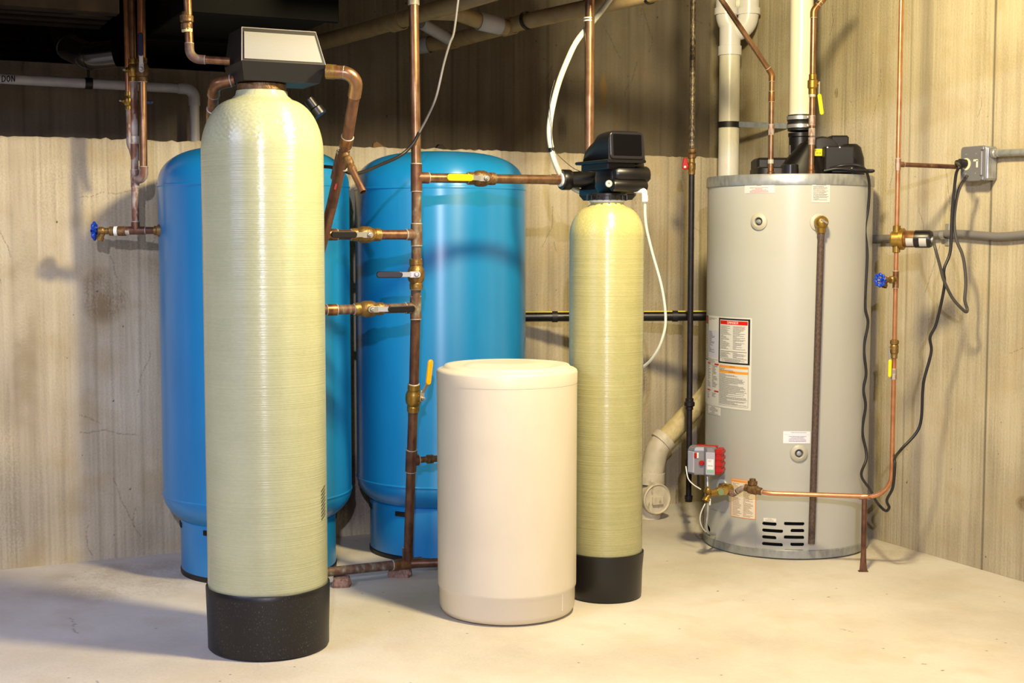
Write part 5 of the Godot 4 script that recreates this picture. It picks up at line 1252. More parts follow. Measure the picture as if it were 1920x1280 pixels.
# ---------------------------------------------------------------- copper manifold
func make_manifold() -> void:
	var r := 0.0143
	var d := 4.0
	var t := thing("copper_manifold", "tall copper manifold with lever valves between the filter tank and the brine tank", "pipes", D(763, 1075, 4.14))
	var col := func(y: float) -> Vector3:            # the axis of the column at a pixel row
		var k := [[-200, 771.5, 4.0], [0, 775.5, 4.0], [290, 780.5, 4.0], [450, 781, 4.0], [640, 778.5, 4.03], [760, 775, 4.09], [900, 769.5, 4.15], [1060, 764.5, 4.22]]
		for i in k.size() - 1:
			if y <= k[i + 1][0]:
				var f: float = (y - k[i][0]) / float(k[i + 1][0] - k[i][0])
				return D(lerpf(k[i][1], k[i + 1][1], f), y, lerpf(k[i][2], k[i + 1][2], f))
		return D(764.5, y, 4.22)
	part_tube("riser_pipe", [col.call(-200.0), col.call(0.0), col.call(333.0)], r, M.copper, t, 20)
	coupling(t, col.call(2.0), Vector3.UP, r, 0.02, M.solder)
	var Y: Vector3 = Vector3.UP
	var T1: Vector3 = col.call(333.0)
	var right := Vector3(1, 0, 0)
	tee(t, T1, Y, right, r, M.copper_brown, 2.75, 2.6)
	part_tube("pipe", [col.call(350.0), col.call(420.0)], r, M.copper_green, t, 20)
	var T2: Vector3 = col.call(440.0)
	tee(t, T2, Y, -right, r, M.copper_green, 2.2, 2.2)
	part_tube("pipe", [col.call(455.0), col.call(520.0)], r, M.copper_green, t, 20)
	ball_valve(t, col.call(514.0), Y, TW() + RT * 0.12, -RT, r * 1.02, M.grip_black, M.brass_dull, 0.0, 0.115)
	part_tube("pipe", [col.call(520.0), col.call(590.0)], r, M.copper_green, t, 20)
	var T3: Vector3 = col.call(577.0)
	tee(t, T3, Y, -right, r, M.copper_green, 2.3, 2.2)
	part_tube("pipe", [col.call(590.0), col.call(740.0)], r, M.copper_brown, t, 20)
	ball_valve(t, col.call(745.0), col.call(700.0) - col.call(800.0), RT * 0.8 + TW() * 0.6, Y + RT * 0.12, r, M.amber, M.brass, 0.7, 0.115)
	part_tube("pipe", [col.call(745.0), col.call(1055.0)], r, M.copper_brown, t, 20)
	tee(t, col.call(863.0), col.call(840.0) - col.call(880.0), right, r * 1.03, M.copper_brown, 2.4, 1.6)
	part_lathe("drain_nipple", [Vector2(0.008, 0), Vector2(0.0095, 0.0), Vector2(0.0095, 0.03), Vector2(0.0135, 0.032), Vector2(0.0135, 0.05), Vector2(0.010, 0.052), Vector2(0.010, 0.09)], col.call(863.0) + right * 0.02, right, M.brass_bronze, t, 16)
	# feed to the softener valve
	var port := atZ(1054, 337, 0.864)
	part_tube("feed_pipe", [T1 + right * 0.02, port], r * 0.96, M.copper, t, 20)
	coupling(t, D(1040, 336.5, dist(port)), right, r * 0.96, 0.032, M.copper)
	var vp := T1.lerp(port, (899.0 - 781.0) / (1054.0 - 781.0))
	ball_valve(t, vp, right, Vector3(0, 0, 1), -right, r, M.yellow, M.brass_bronze, 0.1, 0.125)
	# bypass branches to the left, behind the filter tank
	for q in [[T2, 1], [T3, -1]]:
		var p0: Vector3 = q[0]
		var p1 := p0 - right * 0.34
		part_tube("branch_pipe", [p0 - right * 0.02, p1], r * 0.97, M.copper_brown if q[1] > 0 else M.copper_green, t, 20)
		coupling(t, p0 - right * 0.255, right, r, 0.03, M.copper_fit)
	ball_valve(t, T2 - right * 0.155, right, Vector3(0, 0, 1), -right, r, M.grip_black, M.brass_dull, 0.1, 0.115)
	ball_valve(t, T3 - right * 0.145, right, Vector3(0, 0, 1), right, r, M.grip_black, M.brass_dull, 0.1, 0.125)
	# foot: elbow to the left and right along the floor
	var F0: Vector3 = col.call(1056.0)
	var lft := D(600, 1073.5, 4.09)
	var s := Sh.new()
	s.lathe([Vector2(r, -0.05), Vector2(r * 1.18, -0.05), Vector2(r * 1.18, 0.045), Vector2(r, 0.045)], F0, F0 - lft, 18)
	s.lathe([Vector2(r * 1.18, 0), Vector2(r * 1.18, 0.05), Vector2(r, 0.05)], F0, Y, 18)
	var ft := obj("foot_tee", s, M.copper_fit, t)
	solder(ft, F0 - (F0 - lft).normalized() * 0.05, F0 - lft, r); solder(ft, F0 + Y * 0.05, Y, r)
	part_tube("floor_pipe", [F0, lft], r, M.copper_green, t, 20)
	part_tube("floor_pipe", [F0, D(870, 1053, 4.24)], r, M.copper_brown, t, 20)
	# the two masonry lumps under the floor pipe
	for k in 2:
		var c: Vector3 = [D(640, 1078, 4.11), D(750, 1070, 4.235)][k]
		var hh: float = maxf(0.02, [lft.lerp(F0, 0.23).y, F0.y][k] - r * 1.2)
		s = Sh.new()
		var rings := []
		var rng := RandomNumberGenerator.new(); rng.seed = 20 + k
		for q in [[0.0, 1.0], [0.3, 1.05], [0.75, 0.98], [1.0, 0.86]]:
			var ring := ellipse(Vector3(c.x, hh * q[0], c.z), RT * [0.027, 0.036][k] * q[1], FW * 0.03 * q[1], 12, 0.5)
			for i in ring.size(): ring[i] += Vector3(rng.randf_range(-1, 1), 0, rng.randf_range(-1, 1)) * 0.003
			rings.append(ring)
		s.loft(rings, false)
		tag(obj("stone_block", s, M.stone), ["small rough stone chip propping the floor pipe beside the filter tank", "low rough stone block under the foot of the copper manifold"][k], "stone block", "stone supports on the floor")
	# piping of the filter head
	var z := 1.16
	t = thing("filter_piping", "copper piping looping out of both sides of the large filter tank's control head", "pipes", D(640, 300, 3.66))
	var h0 := D(612, 134, 3.47)
	var e1 := D(671, 138, 3.47)
	run(t, [h0, e1, D(652, 255, 3.57), D(622, 385, 3.72), D(600, 470, 3.78)], 0.0143, M.copper_brown, null, 0.03)
	part_tube("elbow", fillet([h0.lerp(e1, 0.45), e1, e1.lerp(D(652, 255, 3.57), 0.36)], 0.032, 9), 0.0168, M.copper, t, 20)
	coupling(t, h0.lerp(e1, 0.36), e1 - h0, 0.0143, 0.03, M.copper_fit)
	part_lathe("head_nut", [Vector2(0.014, -0.012), Vector2(0.0185, -0.012), Vector2(0.0185, 0.012), Vector2(0.014, 0.012)], h0.lerp(e1, 0.14), e1 - h0, M.brass_dull, t, 8)
	coupling(t, D(649.5, 266, 3.585), D(652, 255, 3.57) - D(640, 310, 3.64), 0.0143, 0.035, M.copper_fit)
	tee(t, D(637, 310, 3.645), D(652, 255, 3.57) - D(622, 385, 3.72), RT * 0.8 + TW() * 0.6, 0.0145, M.copper_green, 3.0, 1.2)
	# sampling spigot hanging open
	var sp := Sh.new()
	var s0 := D(645, 285, 3.60); var s1 := D(660, 318, 3.56); var s2 := D(681, 360, 3.53)
	sp.lathe([Vector2(0.006, 0), Vector2(0.009, 0.0), Vector2(0.011, 0.012), Vector2(0.0085, 0.018), Vector2(0.0125, 0.026), Vector2(0.0125, 0.04), Vector2(0.009, 0.046), Vector2(0.0115, 0.054), Vector2(0.0115, 0.066), Vector2(0.009, 0.07)], s0, s2 - s0, 14, 20)
	obj("spigot_body", sp, M.brass_bronze, t)
	var open := (s2 - s1).normalized(); var ln := (s2 - s1).length()
	part_lathe("spigot_pipe", [Vector2(0.0088, 0), Vector2(0.0088, ln), Vector2(0.0076, ln), Vector2(0.0076, ln * 0.5), Vector2(0, ln * 0.5)], s1, open, M.copper_brown, t, 20)
	part_box("red_tag", D(631, 342, 3.655), Vector3(0.006, 0.04, 0.004), plain(Color(0.5, 0.08, 0.08), 0.5), t, Basis(RT, Vector3.UP, -FW) * Basis(Vector3(0, 0, 1), -0.25), 0.001)
	# left side of the head: lower return and the upper inlet
	run(t, [D(440, 150, 3.50), D(402, 158, 3.50), D(398, 215, 3.60), D(399, 300, 3.72)], 0.0135, M.copper_fit, M.copper_fit, 0.03)
	var i0 := D(432, 115, 3.47); var i1 := D(356, 110, 3.47)
	run(t, [i0, i1, up_to(D(348.5, 0, 3.47), -140)], 0.0098, M.copper_fit, M.copper_green, 0.025)
	var ua := i1.lerp(up_to(D(348.5, 0, 3.47), -140), 0.22); ua = D(350.5, 46, 3.47)
	part_lathe("union_nut", [Vector2(0.0100, -0.020), Vector2(0.0145, -0.018), Vector2(0.0145, -0.004), Vector2(0.012, -0.002), Vector2(0.017, 0.002), Vector2(0.017, 0.016), Vector2(0.012, 0.019), Vector2(0.010, 0.026)], D(350, 42, 3.47), Vector3.UP, M.brass_bronze, t, 8, 20)
	part_lathe("thread_tape", [Vector2(0.0098, -0.005), Vector2(0.0135, -0.004), Vector2(0.0135, 0.004), Vector2(0.0098, 0.005)], D(351, 57, 3.47), Vector3.UP, plain(Color(0.85, 0.83, 0.62), 0.7), t, 20)
	# the riser behind the softener valve
	t = thing("copper_riser", "clean vertical copper riser dropping behind the black softener valve", "pipe", Vector3(-1.15, 1.225, 0.864))
	part_tube("pipe", [Vector3(-1.15, 1.225, 0.864), Vector3(-1.15, 2.2, 0.864)], 0.0143, M.copper, t, 20)
	for k in 2: part_lathe("cable_tie", [Vector2(0.014, -0.0025), Vector2(0.0162, -0.002), Vector2(0.0162, 0.002), Vector2(0.014, 0.0025)], D(1104, 34 + 5 * k, 4.249), Vector3.UP, M.white_plastic, t, 20)

# ---------------------------------------------------------------- pipes of the heater
func make_heater_pipes() -> void:
	var r := 0.0087
	var a := D(1445, 322, 4.62)
	var t := thing("hot_water_pipe", "left copper pipe on top of the water heater, bent toward the upper left", "pipe", Vector3(a.x, 1.249, a.z))
	var foot := Vector3(a.x, 1.25, a.z)
	var bend := up_to(foot, 139); var end := D(1326, -40, 4.55)
	run(t, [foot, bend, end], r, M.copper, M.copper_fit, 0.03)
	part_tube("far_pipe", [end, D(1290, -95, 4.55)], r, M.copper_brown, t, 16)
	for y in [181, 243]: coupling(t, up_to(foot, y), Vector3.UP, r, 0.034, M.copper_white if y > 200 else M.copper_fit)
	part_lathe("adapter", [Vector2(0.0075, 0), Vector2(0.0125, 0), Vector2(0.0125, 0.012), Vector2(0.0105, 0.014), Vector2(0.0105, 0.03), Vector2(r, 0.031)], foot, Vector3.UP, M.copper_fit, t, 8, 20)
	coupling(t, up_to(foot, 303), Vector3.UP, r, 0.012, M.solder)
	a = D(1521, 322, 4.56); foot = Vector3(a.x, 1.25, a.z)
	t = thing("cold_water_pipe", "right copper pipe on top of the water heater, with a yellow lever valve", "pipe", foot)
	r = 0.0096
	run(t, [foot, up_to(foot, 20), D(1545, -4, 4.56), D(1580, -30, 4.55)], r, M.copper, M.copper_fit, 0.022)
	var v := up_to(foot, 157)
	var s := Sh.new()
	s.lathe([Vector2(r, -0.035), Vector2(r * 1.35, -0.033), Vector2(r * 1.35, -0.018), Vector2(r * 1.7, -0.012), Vector2(r * 1.7, 0.010), Vector2(r * 1.3, 0.014), Vector2(r * 1.3, 0.03), Vector2(r, 0.032)], v, Vector3.UP, 18, 20)
	s.lathe([Vector2(r * 0.7, r), Vector2(r * 0.7, r * 2.0), Vector2(0, r * 2.0)], v, RT, 12)
	var vo := obj("ball_valve", s, M.brass, t)
	var l0 := v + RT * 0.02; var l1 := D(1536, 176, 4.55); var l2 := D(1541, 215, 4.55)
	s = Sh.new(); s.rbox((l0 + l1) / 2, Vector3(0.004, (l0 - l1).length() + 0.012, 0.014), look(FW, (l0 - l1).normalized()), 0.001)
	obj("lever", s, M.zinc, vo)
	s = Sh.new(); s.prism(stadium((l1 - l2).length() / 2, 0.0062), 0.008, Transform3D(Basis((l2 - l1).normalized(), FW.cross((l2 - l1).normalized()), FW), (l1 + l2) / 2 - FW * 0.004), 0.002)
	obj("lever_grip", s, M.yellow, vo)
	coupling(t, up_to(foot, 178), Vector3.UP, r, 0.012, M.solder)
	for y in [226, 250, 262]: coupling(t, up_to(foot, y), Vector3.UP, r, 0.03, M.copper_white)
	part_lathe("adapter", [Vector2(0.008, 0), Vector2(0.0135, 0), Vector2(0.0135, 0.014), Vector2(0.0115, 0.016), Vector2(0.0115, 0.03), Vector2(r, 0.031)], foot, Vector3.UP, M.copper_fit, t, 8, 20)
	# cream vent pipe with its rubber coupling
	var n := D(1500, 260, 4.76); var vb := Vector3(n.x, 0, n.z)
	t = thing("vent_pipe", "wide cream pvc vent pipe rising from the blower through a clamped rubber coupling", "pipe", vb + Vector3(0, 1.39, 0))
	var y0 := hgt(243, vb); var y1 := hgt(216, vb)
	part_tube("pipe", [vb + Vector3(0, y0, 0), vb + Vector3(0, 2.2, 0)], 0.0385, M.pvc_cream, t, 36)
	var prof := [Vector2(0.036, y0 - 0.006), Vector2(0.042, y0 - 0.004)]
	for k in 9: prof.append(Vector2(0.042 + (0.0022 if k % 2 else 0.0), lerpf(y0, y1, k / 8.0)))
	prof.append(Vector2(0.0385, y1 + 0.001))
	var cpl := part_lathe("rubber_coupling", prof, vb, Vector3.UP, M.rubber, t, 36, 20)
	for y in [221.5, 237.0]:
		var h := hgt(y, vb)
		part_lathe("hose_clamp", [Vector2(0.042, h - 0.006), Vector2(0.0452, h - 0.006), Vector2(0.0452, h + 0.006), Vector2(0.042, h + 0.006)], vb, Vector3.UP, M.zinc, cpl, 36)
		part_box("clamp_screw", vb + Vector3(0, h, 0) + (TW() + RT * 0.5).normalized() * 0.047, Vector3(0.018, 0.010, 0.008), M.zinc, cpl, look(TW() + RT * 0.5), 0.002)

# ---------------------------------------------------------------- line by the right wall
func make_right_line() -> void:
	var r := 0.0074
	var zt := 1.27
	var P := atZ(1684, 300, zt)
	var ax := func(y: float) -> Vector3: return up_to(Vector3(P.x, 0, P.z), y)
	var t := thing("recirculation_line", "thin copper line down the right wall that bends along the front of the heater", "pipe", Vector3(P.x, 0.2, P.z))
	var low := ax.call(928.0) as Vector3
	var st := D(1621, 930, 4.29)
	low.y = st.y
	var k1 := D(1440, 927, 4.33); k1.y = st.y + 0.002
	var kv := D(1411, 917, 4.36)
	run(t, [up_to(Vector3(P.x, 0, P.z), -150), low, st, k1, kv.lerp(k1, 0.15)], r, M.copper_bright, null, 0.075)
	# branch to the wall box
	var T := ax.call(308.0) as Vector3
	tee(t, T, Vector3.UP, Vector3.RIGHT, r, M.copper_white, 2.4, 3.0)
	var box := Vector3(-0.004, T.y - 0.003, zt)
	part_tube("branch_pipe", [T, box], r * 0.95, M.copper_brown, t, 16)
	part_lathe("branch_cap", [Vector2(r, -0.02), Vector2(r * 1.2, -0.02), Vector2(r * 1.2, 0), Vector2(0, 0.001)], box, Vector3.RIGHT, M.copper_fit, t, 18)
	# hose drain with a blue wheel
	var dv := ax.call(524.0) as Vector3
	tee(t, dv, Vector3.UP, -RT * 0.9 + TW() * 0.45, r * 1.1, M.copper_fit, 3.2, 1.6)
	var wo := (D(1650, 525, dist(dv) - 0.045) - dv)
	wheel_valve(t, dv + wo.normalized() * 0.012, wo, 0.0092, wo.length() - 0.012, 0.0195)
	# lever valve
	var bv := ax.call(654.0) as Vector3
	var s := Sh.new()
	s.lathe([Vector2(r, -0.03), Vector2(r * 1.35, -0.028), Vector2(r * 1.35, -0.016), Vector2(r * 1.75, -0.010), Vector2(r * 1.75, 0.009), Vector2(r * 1.4, 0.014), Vector2(r * 1.85, 0.016), Vector2(r * 1.85, 0.026), Vector2(r, 0.03)], bv, Vector3.UP, 18, 20)
	s.lathe([Vector2(r * 0.8, r), Vector2(r * 0.8, r * 2.4), Vector2(0, r * 2.4)], bv, -RT, 12)
	var vo := obj("ball_valve", s, M.brass_dull, t)
	var l0 := bv - RT * 0.018; var l1 := D(1669, 674, dist(bv) - 0.01); var l2 := D(1668, 707, dist(bv) - 0.01)
	s = Sh.new(); s.rbox((l0 + l1) / 2, Vector3(0.004, (l0 - l1).length() + 0.008, 0.012), look(FW, (l0 - l1).normalized()), 0.001); obj("lever", s, M.zinc, vo)
	s = Sh.new(); s.prism(stadium((l1 - l2).length() / 2, 0.0048), 0.008, Transform3D(Basis((l2 - l1).normalized(), FW.cross((l2 - l1).normalized()), FW), (l1 + l2) / 2 - FW * 0.004), 0.002)
	obj("lever_grip", s, M.yellow, vo)
	for y in [696, 706]: coupling(t, ax.call(float(y)), Vector3.UP, r, 0.016, M.copper_white)
	# check valve in front of the heater, then the joint into its brass drain
	s = Sh.new()
	var dir := (k1 - kv).normalized()
	s.lathe([Vector2(r, -0.028), Vector2(0.012, -0.026), Vector2(0.012, -0.016), Vector2(0.0155, -0.012), Vector2(0.0155, 0.014), Vector2(0.012, 0.018), Vector2(0.012, 0.03), Vector2(r, 0.031)], kv, dir, 18, 20)
	s.lathe([Vector2(0.013, 0), Vector2(0.013, 0.014), Vector2(0.0155, 0.016), Vector2(0.0155, 0.026), Vector2(0.010, 0.028), Vector2(0.010, 0.034), Vector2(0, 0.034)], kv, Vector3.UP, 8, 20)
	var cvl := obj("check_valve", s, M.brass_bronze, t)
	solder(cvl, kv + dir * 0.034, dir, r)
	run(t, [kv - dir * 0.02, D(1390, 916, 4.385), D(1374, 926, 4.41), D(1366, 922, 4.43)], 0.0085, M.copper_brown, M.copper_white, 0.012)
	# stand: a flattened tube brazed to the line
	t = thing("pipe_stand", "short brown copper post carrying the line in front of the heater's right side", "pipe stand", Vector3(st.x, 0, st.z))
	s = Sh.new()
	s.loft([ellipse(Vector3(st.x, 0.001, st.z), RT * 0.0125, FW * 0.005, 18, 0.8), ellipse(Vector3(st.x, 0.016, st.z), RT * 0.011, FW * 0.006, 18, 0.9), ellipse(Vector3(st.x, 0.05, st.z), RT * 0.0085, FW * 0.008, 18), ellipse(Vector3(st.x, st.y - r, st.z), RT * 0.0082, FW * 0.0082, 18)])
	obj("post", s, M.copper_brown, t)
	part_box("saddle", Vector3(st.x, st.y - r * 0.9, st.z), Vector3(0.036, 0.006, 0.014), M.copper_white, t, Basis(RT, Vector3.UP, -FW), 0.002)
	part_box("foot", Vector3(st.x, 0.0015, st.z), Vector3(0.03, 0.003, 0.016), M.copper_brown, t, Basis(RT, Vector3.UP, -FW), 0.0008)
	# circulator pump
	var pc := ax.call(448.0) as Vector3
	var pd := (RT * 0.86 + TW() * 0.52 + Vector3.UP * 0.0).normalized()
	t = thing("circulator_pump", "small brass and black circulator pump on the copper line by the right wall", "pump", pc)
	s = Sh.new()
	s.lathe([Vector2(0, -0.016), Vector2(0.022, -0.016), Vector2(0.026, -0.010), Vector2(0.026, 0.010), Vector2(0.033, 0.012), Vector2(0.033, 0.024), Vector2(0.026, 0.026)], pc, pd, 8, 20)
	s.lathe([Vector2(r, -0.042), Vector2(r * 1.6, -0.04), Vector2(r * 1.6, 0.04), Vector2(r, 0.042)], pc, Vector3.UP, 16)
	obj("brass_flange", s, M.brass, t)
	part_lathe("copper_can", [Vector2(0.024, 0.022), Vector2(0.0255, 0.026), Vector2(0.0255, 0.060), Vector2(0.022, 0.062)], pc, pd, M.copper_fit, t, 28)
	part_lathe("motor", [Vector2(0.022, 0.056), Vector2(0.0268, 0.058), Vector2(0.0268, 0.100), Vector2(0.024, 0.106), Vector2(0.012, 0.107), Vector2(0, 0.107)], pc, pd, M.black, t, 32)
	part_lathe("cord_plate", [Vector2(0.010, 0.106), Vector2(0.010, 0.111), Vector2(0, 0.112)], pc + Vector3(0, -0.003, 0), pd, M.zinc, t, 12)
	for q in [0.034, 0.074]:
		s = Sh.new()
		var e1 := pd.cross(Vector3.UP).normalized(); var e2 := e1.cross(pd).normalized()
		if e1.dot(TW()) < 0: e1 = -e1
		for c in 7:
			var an := deg_to_rad(-55.0 + 60.0 * c / 6)
			var n := e1 * cos(an) + e2 * sin(an) * signf(e2.y)
			for e in 2: s.put(pc + n * (0.0258 if q < 0.05 else 0.0272) + pd * (q + 0.022 * e), n, Vector2(e, c / 6.0))
		s.grid(7, 2, 0)
		obj("paper_label", s, plain(Color(0.72, 0.71, 0.70), 0.5), t)
	var cord := []
	for k in [[1744, 452, 4.17], [1754, 467, 4.17], [1764, 504, 4.18], [1770, 526, 4.19], [1785, 557, 4.21], [1800, 575, 4.22], [1811, 584.5, 4.23], [1813.5, 579, 4.24], [1809, 562, 4.24], [1811, 531, 4.24], [1808.6, 499, 4.24], [1804, 476, 4.24], [1793, 448, 4.245], [1789, 414, 4.25], [1793.5, 374, 4.255], [1801, 348, 4.26], [1814, 329, 4.27]]: cord.append(D(k[0], k[1], k[2]))
	cord[0] = pc + pd * 0.111 + Vector3(0, -0.003, 0)
	t = thing("pump_cord", "dark grey cord looping from the pump up to the metal outlet box", "cord", cord[6])
	part_tube("cable", curve(cord), 0.0048, M.cord_gray, t, 10)
	# outlet box and conduit
	var by := atX(1838, 307, -0.03).y
	var bz := 1.325
	t = thing("outlet_box", "square galvanized outlet box with a rounded cover fixed to the right wall", "outlet box", Vector3(0, by, bz))
	part_box("box", Vector3(-0.0235, by, bz), Vector3(0.045, 0.104, 0.104), M.galv, t, Basis(), 0.006)
	s = Sh.new(); s.prism(round_rect(0.108, 0.108, 0.012), 0.006, Transform3D(look(Vector3.LEFT), Vector3(-0.046, by, bz)), 0.0025)
	s.rbox(Vector3(-0.0535, by, bz + 0.036), Vector3(0.006, 0.075, 0.010), Basis(), 0.002)
	for e in [-1, 1]: s.rbox(Vector3(-0.053, by + 0.046 * e, bz + 0.040), Vector3(0.006, 0.012, 0.014), Basis(), 0.002)
	var cv := obj("cover_plate", s, plain(Color(0.50, 0.50, 0.52), 0.4, 0.4), t)
	part_lathe("outlet_face", [Vector2(0.019, 0), Vector2(0.019, 0.0015), Vector2(0, 0.0018)], Vector3(-0.0522, by, bz - 0.028), Vector3.LEFT, plain(Color(0.84, 0.80, 0.68), 0.4), cv, 24)
	for q in [[0.03, -0.030], [0.03, 0.012], [-0.03, -0.030], [-0.03, 0.012]]: part_lathe("rivet", [Vector2(0.0025, 0), Vector2(0.0025, 0.001), Vector2(0, 0.0016)], Vector3(-0.0522, by + q[0], bz + q[1]), Vector3.LEFT, M.zinc, cv, 10)
	s = Sh.new(); s.rbox(Vector3(-0.0526, by + 0.010, bz + 0.012), Vector3(0.001, 0.006, 0.018)); s.rbox(Vector3(-0.0526, by - 0.001, bz + 0.018), Vector3(0.001, 0.022, 0.007))
	obj("switch_slot", s, plain(Color(0.85, 0.82, 0.75), 0.5), cv)
	t = thing("conduit", "straight galvanized conduit running right from the outlet box", "conduit", Vector3(-0.024, by + 0.028, bz + 0.05))
	part_tube("pipe", [Vector3(-0.024, by + 0.030, bz + 0.06), Vector3(-0.024, by + 0.016, 1.9)], 0.0105, M.galv, t, 18)
	part_lathe("connector", [Vector2(0.0115, 0), Vector2(0.0145, 0.002), Vector2(0.0145, 0.012), Vector2(0.0125, 0.016), Vector2(0.0125, 0.026), Vector2(0.0105, 0.027)], Vector3(-0.024, by + 0.030, bz + 0.053), Vector3(0, 0, 1), M.zinc, t, 8, 20)
	# the long black cord of the heater, and its plug
	var pts := []
	for k in [[1556, 316, 4.52], [1575, 311, 4.50], [1600, 309, 4.50], [1618, 314, 4.50], [1627, 328, 4.52], [1630, 350, 4.545], [1628, 390, 4.555], [1622, 430, 4.555], [1626, 480, 4.555], [1622, 570, 4.55], [1627.5, 605, 4.55], [1620, 652, 4.55], [1624, 699, 4.55], [1619, 730, 4.55], [1623, 761, 4.55], [1617, 808, 4.55], [1625, 855, 4.54], [1615, 890, 4.50], [1631, 917, 4.40], [1644, 941, 4.33], [1660, 957, 4.28], [1667, 951, 4.26], [1663, 937, 4.25], [1674, 913, 4.22], [1678, 872, 4.21], [1678, 858, 4.23], [1690, 842, 4.29], [1724, 800, 4.30], [1730, 734, 4.29], [1733, 710, 4.285], [1746, 660, 4.28], [1744, 632, 4.275], [1756, 605, 4.265], [1770.5, 538, 4.24], [1770, 505, 4.235], [1782, 470, 4.24], [1785, 402, 4.24], [1789, 357, 4.235], [1793, 325, 4.225], [1799, 311, 4.215]]: pts.append(D(k[0], k[1], k[2]))
	t = thing("power_cord", "long black cord hanging from the heater's blower to a plug in the outlet box", "cord", pts[20])
	var face := Vector3(-0.054, by + 0.002, bz - 0.030)
	var pl := face + Vector3(-0.034, 0.002, -0.004)
	pts.append(pl)
	part_tube("cable", curve(pts), 0.0046, M.cord, t, 10)
	s = Sh.new(); s.tube([pl, pl.lerp(face, 0.3), pl.lerp(face, 0.35), face], 0.01, 12, true, [0.008, 0.0105, 0.0135, 0.0135]); obj("plug", s, M.cord, t)
	part_tube("coil", curve([D(1545, 320, 4.50), D(1570, 316, 4.49), D(1600, 318, 4.49), D(1625, 319, 4.50), D(1638, 320, 4.50), D(1630, 322, 4.52), D(1600, 321, 4.50), D(1560, 321, 4.50)]), 0.0042, M.cord, t, 10)
	# grey flexible conduit low along the wall with a strap
	pts = []
	for k in [[1600, 448], [1645, 447], [1700, 445], [1760, 439], [1800, 438], [1840, 441], [1880, 443], [1940, 438], [2000, 438]]: pts.append(atX(k[0], k[1], -0.016))
	t = thing("flexible_conduit", "grey flexible conduit running along the right wall at pump height behind the cords", "conduit", pts[4])
	part_tube("tubing", curve(pts), 0.0125, plain(Color(0.44, 0.43, 0.43), 0.5), t, 14)
	var sc := atX(1770, 440, -0.016)
	part_lathe("strap", [Vector2(0.0125, -0.009), Vector2(0.0142, -0.009), Vector2(0.0142, 0.009), Vector2(0.0125, 0.009)], sc, Vector3(0, 0, 1), M.zinc, t, 18)
	for e in [-1, 1]:
		part_box("strap_tab", sc + Vector3(0.013, 0.024 * e, 0), Vector3(0.0025, 0.022, 0.018), M.zinc, t, Basis(), 0.0006)

